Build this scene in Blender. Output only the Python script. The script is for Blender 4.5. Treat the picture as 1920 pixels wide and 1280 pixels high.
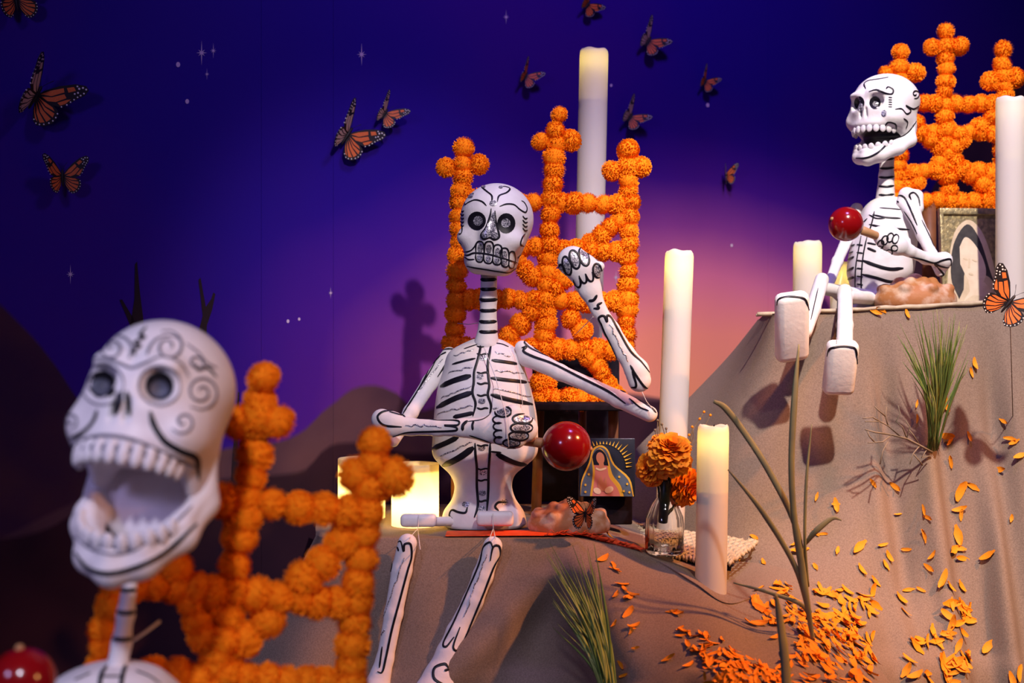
import bpy, math, random
import numpy as np
from mathutils import Vector, Matrix, Euler
from mathutils.bvhtree import BVHTree

# ------------------------------------------------------------------ camera, world, lights, exposure
for o in list(bpy.data.objects): bpy.data.objects.remove(o)
SC = bpy.context.scene
COL = SC.collection
F = 2400.0                                   # focal length in pixels of the 1920 x 1280 frame
cd = bpy.data.cameras.new('camera'); cam = bpy.data.objects.new('camera', cd); COL.objects.link(cam)
cd.sensor_width = 36; cd.lens = 36 * F / 1920
cam.location = (0, 0, 0); cam.rotation_euler = (math.pi / 2, 0, 0)
cd.dof.use_dof = True; cd.dof.focus_distance = 2.30; cd.dof.aperture_fstop = 4.2
cd.clip_start = 0.02
SC.camera = cam
w = bpy.data.worlds.new('world'); SC.world = w; w.use_nodes = True
w.node_tree.nodes['Background'].inputs[0].default_value = (0.16, 0.10, 0.34, 1)
w.node_tree.nodes['Background'].inputs[1].default_value = 0.11

def lamp(kind, name, loc, target, power, col, size=0.3, angle=60, blend=0.6):
    l = bpy.data.lights.new(name, kind); l.energy = power; l.color = col
    if kind == 'AREA': l.shape = 'DISK'; l.size = size
    else: l.shadow_soft_size = size
    if kind == 'SPOT': l.spot_size = math.radians(angle); l.spot_blend = blend
    o = bpy.data.objects.new(name, l); COL.objects.link(o); o.location = loc
    o.rotation_euler = (Vector(target) - Vector(loc)).to_track_quat('-Z', 'Y').to_euler()
    return o
lamp('SPOT', 'key_spot', (0.80, 0.10, 2.60), (0.96, 2.58, 0.06), 800, (1.0, 0.87, 0.78), 0.05, 33, 0.8)
lamp('SPOT', 'centre_spot', (0.75, -0.2, 2.15), (-0.02, 2.40, 0.20), 350, (1.0, 0.87, 0.87), 0.05, 22, 0.9)
lamp('AREA', 'lavender_fill', (-1.5, -0.4, 0.9), (-0.1, 2.2, 0.10), 12, (0.52, 0.47, 1.0), 0.4)
lamp('SPOT', 'front_spot', (-0.12, -0.45, 1.05), (-0.24, 1.16, -0.12), 92, (0.86, 0.80, 1.0), 0.06, 26, 0.8)
lamp('SPOT', 'amber_spot', (2.1, 1.25, 1.45), (0.34, 2.02, -0.56), 420, (1.0, 0.38, 0.11), 0.05, 36, 0.9)
lamp('SPOT', 'amber_side_spot', (1.5, 0.45, 0.35), (-0.28, 1.12, -0.12), 42, (1.0, 0.40, 0.13), 0.05, 20, 0.8)
lamp('SPOT', 'violet_wall_wash', (0.75, 1.75, 2.3), (0.55, 3.3, 0.45), 95, (0.42, 0.26, 1.0), 0.2, 100, 1.0)
SC.view_settings.view_transform = 'Standard'
SC.view_settings.look = 'None'
SC.view_settings.gamma = 1.0
SC.view_settings.use_curve_mapping = False
SC.view_settings.exposure = 0.0

# ------------------------------------------------------------------ helpers
RNG = random.Random(7)
def P(px, py, Y): return Vector(((px - 960) / F * Y, Y, -(py - 640) / F * Y))
ORG = {}                                     # world origin of every object built here
def tag(o, label=None, cat=None, group=None, kind=None):
    if label: o['label'] = label
    if cat: o['category'] = cat
    if group: o['group'] = group
    if kind: o['kind'] = kind
    return o
def thing(name, label, cat, loc, group=None):
    o = bpy.data.objects.new(name, None); COL.objects.link(o); o.empty_display_size = 0.02
    o.location = loc; ORG[o.name] = Vector(loc)
    return tag(o, label, cat, group)
def mesh(name, V, Fc, mats, smooth=True, midx=None, uv=None):
    m = bpy.data.meshes.new(name)
    m.from_pydata([tuple(v) for v in V], [], [tuple(int(i) for i in f) for f in Fc])
    for k in (mats if isinstance(mats, (list, tuple)) else [mats]): m.materials.append(k)
    if smooth: m.polygons.foreach_set('use_smooth', [True] * len(m.polygons))
    if midx is not None: m.polygons.foreach_set('material_index', midx)
    m.update()
    return m
def part(name, V, Fc, mats, parent=None, smooth=True, midx=None):
    """one mesh object given in world coordinates, its origin at the middle of its base"""
    A = np.array([tuple(v) for v in V], float)
    c = (A.min(0) + A.max(0)) / 2; c[2] = A[:, 2].min(); c = Vector(c)
    m = mesh(name, A - np.array(c), Fc, mats, smooth, midx)
    o = bpy.data.objects.new(name, m); COL.objects.link(o)
    if parent is not None: o.parent = parent; o.location = c - ORG[parent.name]
    else: o.location = c
    ORG[o.name] = c
    return o
def inst(name, m, M, parent=None):
    """an object sharing mesh m, at world matrix M"""
    o = bpy.data.objects.new(name, m); COL.objects.link(o)
    if parent is not None:
        o.parent = parent; M = Matrix.Translation(-ORG[parent.name]) @ M
    o.matrix_basis = M
    ORG[o.name] = (M.to_translation() + (ORG[parent.name] if parent else Vector()))
    return o
def ids(o):                                   # world vertices and faces of a part
    off = np.array(ORG[o.name]); n = len(o.data.vertices); a = np.empty(n * 3); o.data.vertices.foreach_get('co', a)
    return a.reshape(-1, 3) + off, [tuple(p.vertices) for p in o.data.polygons]
def bvh(*objs):
    V = []; Fc = []
    for o in objs:
        v, f = ids(o); k = len(V); V += [Vector(x) for x in v]; Fc += [tuple(i + k for i in q) for q in f]
    return BVHTree.FromPolygons(V, Fc)

# ---- materials
def mat(name, col, rough=0.6, metal=0.0, noise=None, bump=None, spec=0.3, **kw):
    """noise = (scale, colour2, lo, hi); bump = (scale, strength, distance)"""
    m = bpy.data.materials.new(name); m.use_nodes = True; nt = m.node_tree
    b = nt.nodes['Principled BSDF']; b.inputs['Base Color'].default_value = (*col, 1)
    b.inputs['Roughness'].default_value = rough; b.inputs['Metallic'].default_value = metal
    b.inputs['Specular IOR Level'].default_value = spec
    for k, v in kw.items(): b.inputs[k.replace('_', ' ')].default_value = v
    tc = nt.nodes.new('ShaderNodeTexCoord')
    if noise:
        n = nt.nodes.new('ShaderNodeTexNoise'); n.inputs['Scale'].default_value = noise[0]; n.inputs['Detail'].default_value = 4
        nt.links.new(tc.outputs['Object'], n.inputs['Vector'])
        r = nt.nodes.new('ShaderNodeValToRGB'); r.color_ramp.elements[0].position = noise[2]; r.color_ramp.elements[1].position = noise[3]
        r.color_ramp.elements[0].color = (*col, 1); r.color_ramp.elements[1].color = (*noise[1], 1)
        nt.links.new(n.outputs['Fac'], r.inputs['Fac']); nt.links.new(r.outputs['Color'], b.inputs['Base Color'])
    if bump:
        n = nt.nodes.new('ShaderNodeTexNoise'); n.inputs['Scale'].default_value = bump[0]; n.inputs['Detail'].default_value = 3
        nt.links.new(tc.outputs['Object'], n.inputs['Vector'])
        bp = nt.nodes.new('ShaderNodeBump'); bp.inputs['Strength'].default_value = bump[1]; bp.inputs['Distance'].default_value = bump[2]
        nt.links.new(n.outputs['Fac'], bp.inputs['Height']); nt.links.new(bp.outputs['Normal'], b.inputs['Normal'])
    return m
M = {}
M['white'] = mat('white_paint', (0.80, 0.77, 0.78), 0.5, noise=(40, (0.72, 0.68, 0.70), 0.45, 0.75), bump=(90, 0.5, 0.0012))
M['cast'] = mat('white_clay', (0.80, 0.76, 0.78), 0.42, noise=(30, (0.74, 0.69, 0.72), 0.4, 0.7), bump=(60, 0.25, 0.001))
M['black'] = mat('black_paint', (0.008, 0.007, 0.012), 0.4)
M['grey'] = mat('grey_wash', (0.16, 0.15, 0.19), 0.55)
M['socket'] = mat('eye_grey', (0.11, 0.115, 0.16), 0.5, noise=(60, (0.06, 0.06, 0.09), 0.4, 0.7))
M['string'] = mat('cotton_string', (0.75, 0.70, 0.68), 0.7)
M['felt'] = mat('brown_felt', (0.27, 0.20, 0.155), 0.95, noise=(420, (0.19, 0.137, 0.107), 0.35, 0.7), bump=(500, 0.35, 0.0012), spec=0.05)
M['pom'] = mat('orange_tissue', (0.98, 0.29, 0.010), 0.8, noise=(55, (0.93, 0.23, 0.007), 0.4, 0.7), spec=0.05)
M['petal'] = mat('orange_petal', (0.88, 0.31, 0.016), 0.6, noise=(30, (0.85, 0.24, 0.010), 0.4, 0.7), spec=0.15)
M['bloom'] = mat('marigold_petal', (0.92, 0.24, 0.012), 0.6, noise=(60, (0.9, 0.33, 0.02), 0.4, 0.65), spec=0.15)
M['redpaper'] = mat('orange_red_paper', (0.80, 0.085, 0.012), 0.7, noise=(60, (0.7, 0.05, 0.01), 0.4, 0.7))
M['red'] = mat('red_lacquer', (0.25, 0.003, 0.004), 0.16, spec=0.6, noise=(6, (0.18, 0.002, 0.003), 0.4, 0.75))
M['wood'] = mat('light_wood', (0.46, 0.24, 0.11), 0.5, noise=(25, (0.36, 0.17, 0.07), 0.4, 0.7))
M['darkwood'] = mat('brown_wood', (0.20, 0.075, 0.030), 0.55, noise=(25, (0.14, 0.05, 0.02), 0.4, 0.7))
M['riser'] = mat('black_fabric', (0.010, 0.008, 0.012), 0.9, noise=(80, (0.016, 0.011, 0.018), 0.4, 0.7), spec=0.05)
M['crust'] = mat('bread_crust', (0.42, 0.165, 0.06), 0.6, noise=(34, (0.74, 0.58, 0.46), 0.48, 0.80), bump=(120, 0.5, 0.0015))
M['reed'] = mat('pale_reed', (0.52, 0.43, 0.30), 0.7, noise=(60, (0.38, 0.30, 0.20), 0.4, 0.7))
M['stick'] = mat('twig_bark', (0.22, 0.17, 0.12), 0.8, noise=(60, (0.14, 0.11, 0.07), 0.4, 0.7))
M['blade'] = mat('grass_green', (0.15, 0.23, 0.05), 0.45, noise=(18, (0.07, 0.13, 0.035), 0.35, 0.65))
M['blade2'] = mat('grass_pale_green', (0.28, 0.33, 0.10), 0.4, noise=(18, (0.17, 0.25, 0.06), 0.4, 0.7))
M['reedleaf'] = mat('dry_leaf', (0.30, 0.28, 0.13), 0.6, noise=(14, (0.18, 0.18, 0.11), 0.35, 0.65))
M['stem'] = mat('dark_stem', (0.020, 0.030, 0.014), 0.4)
M['wingblack'] = mat('wing_black', (0.012, 0.008, 0.010), 0.5)
M['wingorange'] = mat('wing_orange', (0.72, 0.13, 0.025), 0.5, noise=(60, (0.80, 0.20, 0.04), 0.4, 0.7))
M['wingwhite'] = mat('wing_white', (0.8, 0.74, 0.72), 0.5)
M['wingpale'] = mat('wing_pale_underside', (0.70, 0.46, 0.36), 0.5, noise=(80, (0.78, 0.62, 0.55), 0.4, 0.7))
M['navy'] = mat('tile_navy', (0.012, 0.016, 0.030), 0.25, spec=0.5)
M['teal'] = mat('tile_blue_grey', (0.085, 0.125, 0.19), 0.3, noise=(50, (0.06, 0.09, 0.14), 0.4, 0.7))
M['yellow'] = mat('tile_yellow', (0.62, 0.40, 0.05), 0.35)
M['skin'] = mat('tile_skin', (0.50, 0.23, 0.15), 0.35)
M['pink'] = mat('tile_pink', (0.52, 0.20, 0.19), 0.35)
M['gold'] = mat('gold_foil', (0.52, 0.43, 0.22), 0.38, 0.55, noise=(110, (0.30, 0.26, 0.15), 0.4, 0.6), bump=(150, 0.8, 0.002))
M['cream'] = mat('relief_cream', (0.66, 0.55, 0.38), 0.5, noise=(45, (0.55, 0.44, 0.29), 0.4, 0.7), bump=(120, 0.4, 0.001))
M['ivory'] = mat('relief_ivory', (0.74, 0.63, 0.47), 0.5, noise=(35, (0.66, 0.53, 0.38), 0.4, 0.7))
M['hair'] = mat('relief_dark_hair', (0.035, 0.033, 0.035), 0.6, noise=(50, (0.06, 0.055, 0.055), 0.4, 0.7))
M['star'] = mat('mural_star', (0.72, 0.55, 0.72), 0.7)
M['muralbranch'] = mat('mural_branch', (0.022, 0.008, 0.012), 0.8)

def glitter():
    m = bpy.data.materials.new('silver_glitter'); m.use_nodes = True; nt = m.node_tree; b = nt.nodes['Principled BSDF']
    tc = nt.nodes.new('ShaderNodeTexCoord'); v = nt.nodes.new('ShaderNodeTexVoronoi'); v.inputs['Scale'].default_value = 750
    nt.links.new(tc.outputs['Object'], v.inputs['Vector'])
    r = nt.nodes.new('ShaderNodeValToRGB'); e = r.color_ramp.elements
    e[0].position = 0.30; e[0].color = (0.10, 0.10, 0.14, 1); e[1].position = 0.75; e[1].color = (0.85, 0.83, 0.88, 1)
    sp = nt.nodes.new('ShaderNodeSeparateColor'); nt.links.new(v.outputs['Color'], sp.inputs[0])
    nt.links.new(sp.outputs[0], r.inputs[0]); nt.links.new(r.outputs[0], b.inputs['Base Color'])
    bp = nt.nodes.new('ShaderNodeBump'); bp.inputs['Strength'].default_value = 0.8; bp.inputs['Distance'].default_value = 0.002
    nt.links.new(sp.outputs[1], bp.inputs['Height']); nt.links.new(bp.outputs[0], b.inputs['Normal'])
    b.inputs['Metallic'].default_value = 0.55; b.inputs['Roughness'].default_value = 0.35
    return m
M['glitter'] = glitter()
def wax(name, col, tcol, k):
    m = bpy.data.materials.new(name); m.use_nodes = True; nt = m.node_tree
    out = nt.nodes['Material Output']; b = nt.nodes['Principled BSDF']
    b.inputs['Base Color'].default_value = (*col, 1); b.inputs['Roughness'].default_value = 0.45; b.inputs['Specular IOR Level'].default_value = 0.3
    t = nt.nodes.new('ShaderNodeBsdfTranslucent'); t.inputs[0].default_value = (*tcol, 1)
    mx = nt.nodes.new('ShaderNodeMixShader'); mx.inputs[0].default_value = k
    nt.links.new(b.outputs[0], mx.inputs[1]); nt.links.new(t.outputs[0], mx.inputs[2]); nt.links.new(mx.outputs[0], out.inputs[0])
    return m
M['wax'] = wax('white_wax', (0.80, 0.76, 0.78), (1.0, 0.90, 0.42), 0.35)
M['lantern'] = wax('ivory_wax', (0.78, 0.70, 0.55), (1.0, 0.84, 0.42), 0.5)
def glass():
    m = bpy.data.materials.new('clear_glass'); m.use_nodes = True; b = m.node_tree.nodes['Principled BSDF']
    b.inputs['Base Color'].default_value = (0.93, 0.97, 0.95, 1); b.inputs['Roughness'].default_value = 0.03
    b.inputs['Transmission Weight'].default_value = 1.0; b.inputs['IOR'].default_value = 1.45
    return m
M['glass'] = glass()
M['wick'] = mat('glow_stop_wax', (0.72, 0.66, 0.55), 0.6)  # for the hidden disc added to block the glow inside each candle

# ---- shapes
def box(x0, x1, y0, y1, z0, z1, bev=0.0):
    """a bevelled box as vertices and faces"""
    if bev <= 0:
        V = [(x, y, z) for x in (x0, x1) for y in (y0, y1) for z in (z0, z1)]
        return V, [(0, 1, 3, 2), (4, 6, 7, 5), (0, 4, 5, 1), (2, 3, 7, 6), (0, 2, 6, 4), (1, 5, 7, 3)]
    import bmesh
    bm = bmesh.new(); bmesh.ops.create_cube(bm, size=1)
    for v in bm.verts: v.co = ((x0 + x1) / 2 + v.co.x * (x1 - x0), (y0 + y1) / 2 + v.co.y * (y1 - y0), (z0 + z1) / 2 + v.co.z * (z1 - z0))
    bmesh.ops.bevel(bm, geom=list(bm.edges), offset=bev, segments=3, profile=0.5, affect='EDGES')
    bm.verts.index_update(); V = [v.co.copy() for v in bm.verts]; Fc = [[v.index for v in f.verts] for f in bm.faces]; bm.free()
    return V, Fc
def xform(V, Mx): return [Mx @ Vector(v) for v in V]
def join(*vf):
    V = []; Fc = []
    for v, f in vf:
        k = len(V); V += list(v); Fc += [tuple(i + k for i in q) for q in f]
    return V, Fc
def spline(pts, n):
    """Catmull-Rom through pts (lists of floats), n samples per span"""
    A = [np.array(p, float) for p in pts]
    if len(A) == 2: return [A[0] + (A[1] - A[0]) * t for t in np.linspace(0, 1, n + 1)]
    A = [2 * A[0] - A[1]] + A + [2 * A[-1] - A[-2]]; out = []
    for i in range(1, len(A) - 2):
        p0, p1, p2, p3 = A[i - 1:i + 3]
        for t in np.linspace(0, 1, n, endpoint=False):
            out.append(0.5 * (2 * p1 + (p2 - p0) * t + (2 * p0 - 5 * p1 + 4 * p2 - p3) * t * t + (3 * p1 - p0 - 3 * p2 + p3) * t ** 3))
    out.append(A[-2]); return out
def tube(pts, rad, seg=8, flat=1.0, cap=True):
    """tube along world points; rad a number or list; flat squashes the second axis"""
    pts = [Vector(p) for p in pts]; n = len(pts)
    rad = [rad] * n if isinstance(rad, (int, float)) else list(rad)
    V = []; Fc = []; ref = None
    for i in range(n):
        t = (pts[min(i + 1, n - 1)] - pts[max(i - 1, 0)]).normalized()
        if ref is None: ref = Vector((0, 1, 0)) if abs(t.y) < 0.9 else Vector((1, 0, 0))
        a = (ref - t * ref.dot(t)).normalized(); b = t.cross(a); ref = a
        for k in range(seg):
            an = 2 * math.pi * k / seg
            V.append(pts[i] + b * (math.cos(an) * rad[i]) + a * (math.sin(an) * rad[i] * flat))
    for i in range(n - 1):
        for k in range(seg):
            k2 = (k + 1) % seg; Fc.append((i * seg + k, i * seg + k2, (i + 1) * seg + k2, (i + 1) * seg + k))
    if cap: Fc.append(tuple(range(seg))[::-1]); Fc.append(tuple((n - 1) * seg + k for k in range(seg)))
    return V, Fc
def lathe(prof, c, seg=32, tilt=None, wob=None):
    """surface of revolution about a vertical axis at c; prof = [(r, z)]; wob(angle, i) scales the radius"""
    V = []; Fc = []
    for i, (r, z) in enumerate(prof):
        for k in range(seg):
            a = 2 * math.pi * k / seg; q = r * (wob(a, i) if wob else 1)
            V.append(Vector((math.cos(a) * q, math.sin(a) * q, z)))
    for i in range(len(prof) - 1):
        for k in range(seg):
            k2 = (k + 1) % seg; Fc.append((i * seg + k, i * seg + k2, (i + 1) * seg + k2, (i + 1) * seg + k))
    if tilt is not None: V = [tilt @ v for v in V]
    return [v + Vector(c) for v in V], Fc
def ball(c, r, nu=24, nv=14):
    V, Fc = lathe([(max(1e-5, math.sin(math.pi * j / nv) * r), -math.cos(math.pi * j / nv) * r) for j in range(nv + 1)], c, nu)
    return V, Fc

# ---- signed distance sculpting: naive surface nets
def nets(f, lo, hi, h):
    lo = np.array(lo, float); hi = np.array(hi, float)
    ax = [np.arange(lo[i], hi[i] + h, h) for i in range(3)]
    X, Y, Z = np.meshgrid(*ax, indexing='ij'); D = f(X, Y, Z); S = D < 0
    n = np.array(D.shape) - 1
    cnt = np.zeros(n); acc = np.zeros((*n, 3))
    for a in range(3):
        sl0 = [slice(None)] * 3; sl1 = [slice(None)] * 3; sl0[a] = slice(0, -1); sl1[a] = slice(1, None)
        d0 = D[tuple(sl0)]; d1 = D[tuple(sl1)]; cr = S[tuple(sl0)] != S[tuple(sl1)]
        t = np.where(cr, d0 / np.where(d0 == d1, 1, d0 - d1), 0)
        b, c = [k for k in range(3) if k != a]
        for ob in (0, 1):
            for oc in (0, 1):
                s = [slice(None)] * 3; s[b] = slice(ob, ob + n[b]); s[c] = slice(oc, oc + n[c])
                q = cr[tuple(s)]; tt = t[tuple(s)]
                cnt += q; acc[..., a] += tt * q; acc[..., b] += ob * q; acc[..., c] += oc * q
    act = cnt > 0; idx = -np.ones(n, int); idx[act] = np.arange(act.sum())
    cells = np.argwhere(act); V = lo + (cells + acc[act] / cnt[act][:, None]) * h
    Fc = []
    for a in range(3):
        b, c = (a + 1) % 3, (a + 2) % 3
        sl0 = [slice(None)] * 3; sl1 = [slice(None)] * 3; sl0[a] = slice(0, -1); sl1[a] = slice(1, None)
        cr = S[tuple(sl0)] != S[tuple(sl1)]; E = np.argwhere(cr)
        E = E[(E[:, b] > 0) & (E[:, c] > 0) & (E[:, b] < n[b]) & (E[:, c] < n[c])]
        if not len(E): continue
        ins = S[tuple(E.T)]; q = []
        for ob, oc in ((-1, -1), (0, -1), (0, 0), (-1, 0)):
            e = E.copy(); e[:, b] += ob; e[:, c] += oc; q.append(idx[tuple(e.T)])
        q = np.stack(q, 1); q[~ins] = q[~ins][:, ::-1]; Fc.append(q)
    return V, np.concatenate(Fc)
def smin(a, b, k): hh = np.clip(0.5 + 0.5 * (b - a) / k, 0, 1); return b + (a - b) * hh - k * hh * (1 - hh)
def smax(a, b, k): return -smin(-a, -b, k)
def sd_ell(X, Y, Z, c, r):
    x, y, z = (X - c[0]) / r[0], (Y - c[1]) / r[1], (Z - c[2]) / r[2]
    k0 = np.sqrt(x * x + y * y + z * z) + 1e-9; k1 = np.sqrt((x / r[0]) ** 2 + (y / r[1]) ** 2 + (z / r[2]) ** 2) + 1e-9
    return k0 * (k0 - 1) / k1
def sd_cap(X, Y, Z, a, b, ra, rb):
    a = np.array(a, float); b = np.array(b, float); d = b - a
    t = np.clip(((X - a[0]) * d[0] + (Y - a[1]) * d[1] + (Z - a[2]) * d[2]) / (d @ d + 1e-12), 0, 1)
    return np.sqrt((X - a[0] - t * d[0]) ** 2 + (Y - a[1] - t * d[1]) ** 2 + (Z - a[2] - t * d[2]) ** 2) - (ra + (rb - ra) * t)
def sd_box(X, Y, Z, c, hs, r):
    qx, qy, qz = np.abs(X - c[0]) - hs[0] + r, np.abs(Y - c[1]) - hs[1] + r, np.abs(Z - c[2]) - hs[2] + r
    return np.sqrt(np.maximum(qx, 0) ** 2 + np.maximum(qy, 0) ** 2 + np.maximum(qz, 0) ** 2) + np.minimum(np.maximum(qx, np.maximum(qy, qz)), 0) - r
def limb(name, chain, parent, flat=1.0, extra=(), h=0.0022, m='white'):
    """papier-mache bone: a chain of (px, py, depth, radius px), a little flatter front to back"""
    def conv(ch): return [(np.array(P(x, y, Y)), r * Y / F) for x, y, Y, r in ch]
    chs = [conv(c) for c in (chain, *extra)]
    allp = np.array([p for c in chs for p, r in c]); rr = max(r for c in chs for p, r in c) * 1.15 + 0.006
    ym = np.array([p for p, r in chs[0]])
    def f(X, Y, Z):
        d = None
        for c in chs:
            for (a, ra), (b, rb) in zip(c[:-1], c[1:]):
                u = (b - a); t = np.clip(((X - a[0]) * u[0] + (Y - a[1]) * u[1] + (Z - a[2]) * u[2]) / (u @ u + 1e-12), 0, 1)
                yy = (Y - a[1] - t * u[1]) / flat
                rad = ra + (rb - ra) * t
                e = (np.sqrt((X - a[0] - t * u[0]) ** 2 + yy ** 2 + (Z - a[2] - t * u[2]) ** 2) - rad)
                d = e if d is None else smin(d, e, 0.006)
        return d
    V, Fc = nets(f, allp.min(0) - rr, allp.max(0) + rr, h)
    return part(name, V, Fc, M[m], parent)

# ---- paint that lies on a surface
def cast(tree, px, py):
    d = P(px, py, 1.0).normalized(); loc, nor, i, di = tree.ray_cast(Vector((0, 0, 0)), d)
    if loc is None: return None
    if nor.dot(d) > 0: nor = -nor
    return loc, nor
def strokes(name, tree, lines, parent, m, lift=0.0009):
    """brush strokes: each (points px, width px), laid as a slightly domed ribbon of its own over the surface"""
    for pts, wd in lines:
        V = []; Fc = []
        S = spline(pts, 7 if len(pts) > 2 else 10); run = []
        runs = []
        for s in S:
            hit = cast(tree, s[0], s[1])
            if hit is None or (run and (hit[0] - run[-1][0]).length > 0.03):
                if len(run) > 1: runs.append(run)
                run = [hit] if hit else []
            else: run.append(hit)
        if len(run) > 1: runs.append(run)
        for run in runs:
            n = len(run); base = len(V)
            for i, (l, nr) in enumerate(run):
                t = run[min(i + 1, n - 1)][0] - run[max(i - 1, 0)][0]
                if t.length < 1e-7: t = Vector((1, 0, 0))
                s = t.normalized().cross(nr).normalized()
                e = min(i, n - 1 - i) / max(1, n - 1); k = min(1, 0.45 + e * 4.0)
                hw = wd * (0.61 if m == 'black' else 0.5) * l.y / F * k
                V += [l - s * hw + nr * lift * 0.6, l + nr * lift * 1.6, l + s * hw + nr * lift * 0.6]
            for i in range(n - 1):
                a = base + i * 3; Fc += [(a, a + 1, a + 4, a + 3), (a + 1, a + 2, a + 5, a + 4)]
        if Fc: part(name, V, Fc, M[m], parent)
def blobs(name, tree, els, parent, m, lift=0.0007):
    """painted ovals (cx, cy, rx, ry, degrees) wrapped on the surface"""
    for cx, cy, rx, ry, ang in els:
        V = []; Fc = []
        ca, sa = math.cos(math.radians(ang)), math.sin(math.radians(ang)); g = {}
        R, K = 4, 20
        for i in range(R + 1):
            for k in range(K if i else 1):
                q = i / R; an = 2 * math.pi * k / K; x = math.cos(an) * rx * q; y = math.sin(an) * ry * q
                hit = cast(tree, cx + x * ca - y * sa, cy + x * sa + y * ca)
                if hit: g[(i, k)] = len(V); V.append(hit[0] + hit[1] * lift)
        for k in range(K):
            k2 = (k + 1) % K
            for i in range(R):
                q = [(i, k), (i + 1, k), (i + 1, k2), (i, k2)] if i else [(0, 0), (1, k), (1, k2)]
                if all(z in g for z in q): Fc.append([g[z] for z in q])
        if Fc: part(name, V, Fc, M[m], parent)
def ring(cx, cy, rx, ry, ang=0, a0=0, a1=360, n=13):
    ca, sa = math.cos(math.radians(ang)), math.sin(math.radians(ang)); o = []
    for k in range(n):
        t = math.radians(a0 + (a1 - a0) * k / (n - 1)); x = math.cos(t) * rx; y = math.sin(t) * ry
        o.append((cx + x * ca - y * sa, cy + x * sa + y * ca))
    return o
def spiral(cx, cy, r0, r1, a0, turns, n=16):
    return [(cx + (r0 + (r1 - r0) * i / n) * math.cos(math.radians(a0) + 2 * math.pi * turns * i / n),
             cy + (r0 + (r1 - r0) * i / n) * math.sin(math.radians(a0) + 2 * math.pi * turns * i / n)) for i in range(n + 1)]
def wig(a, b, n=9, amp=1.6):
    return [(a[0] + (b[0] - a[0]) * i / n + RNG.uniform(-amp, amp), a[1] + (b[1] - a[1]) * i / n + RNG.uniform(-amp, amp)) for i in range(n + 1)]
def crop(s, ox, oy):
    def f(*xy):
        if len(xy) == 2 and not hasattr(xy[0], '__len__'): return (ox + xy[0] / s, oy + xy[1] / s)
        return [(ox + x / s, oy + y / s) for x, y in xy]
    return f

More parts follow.
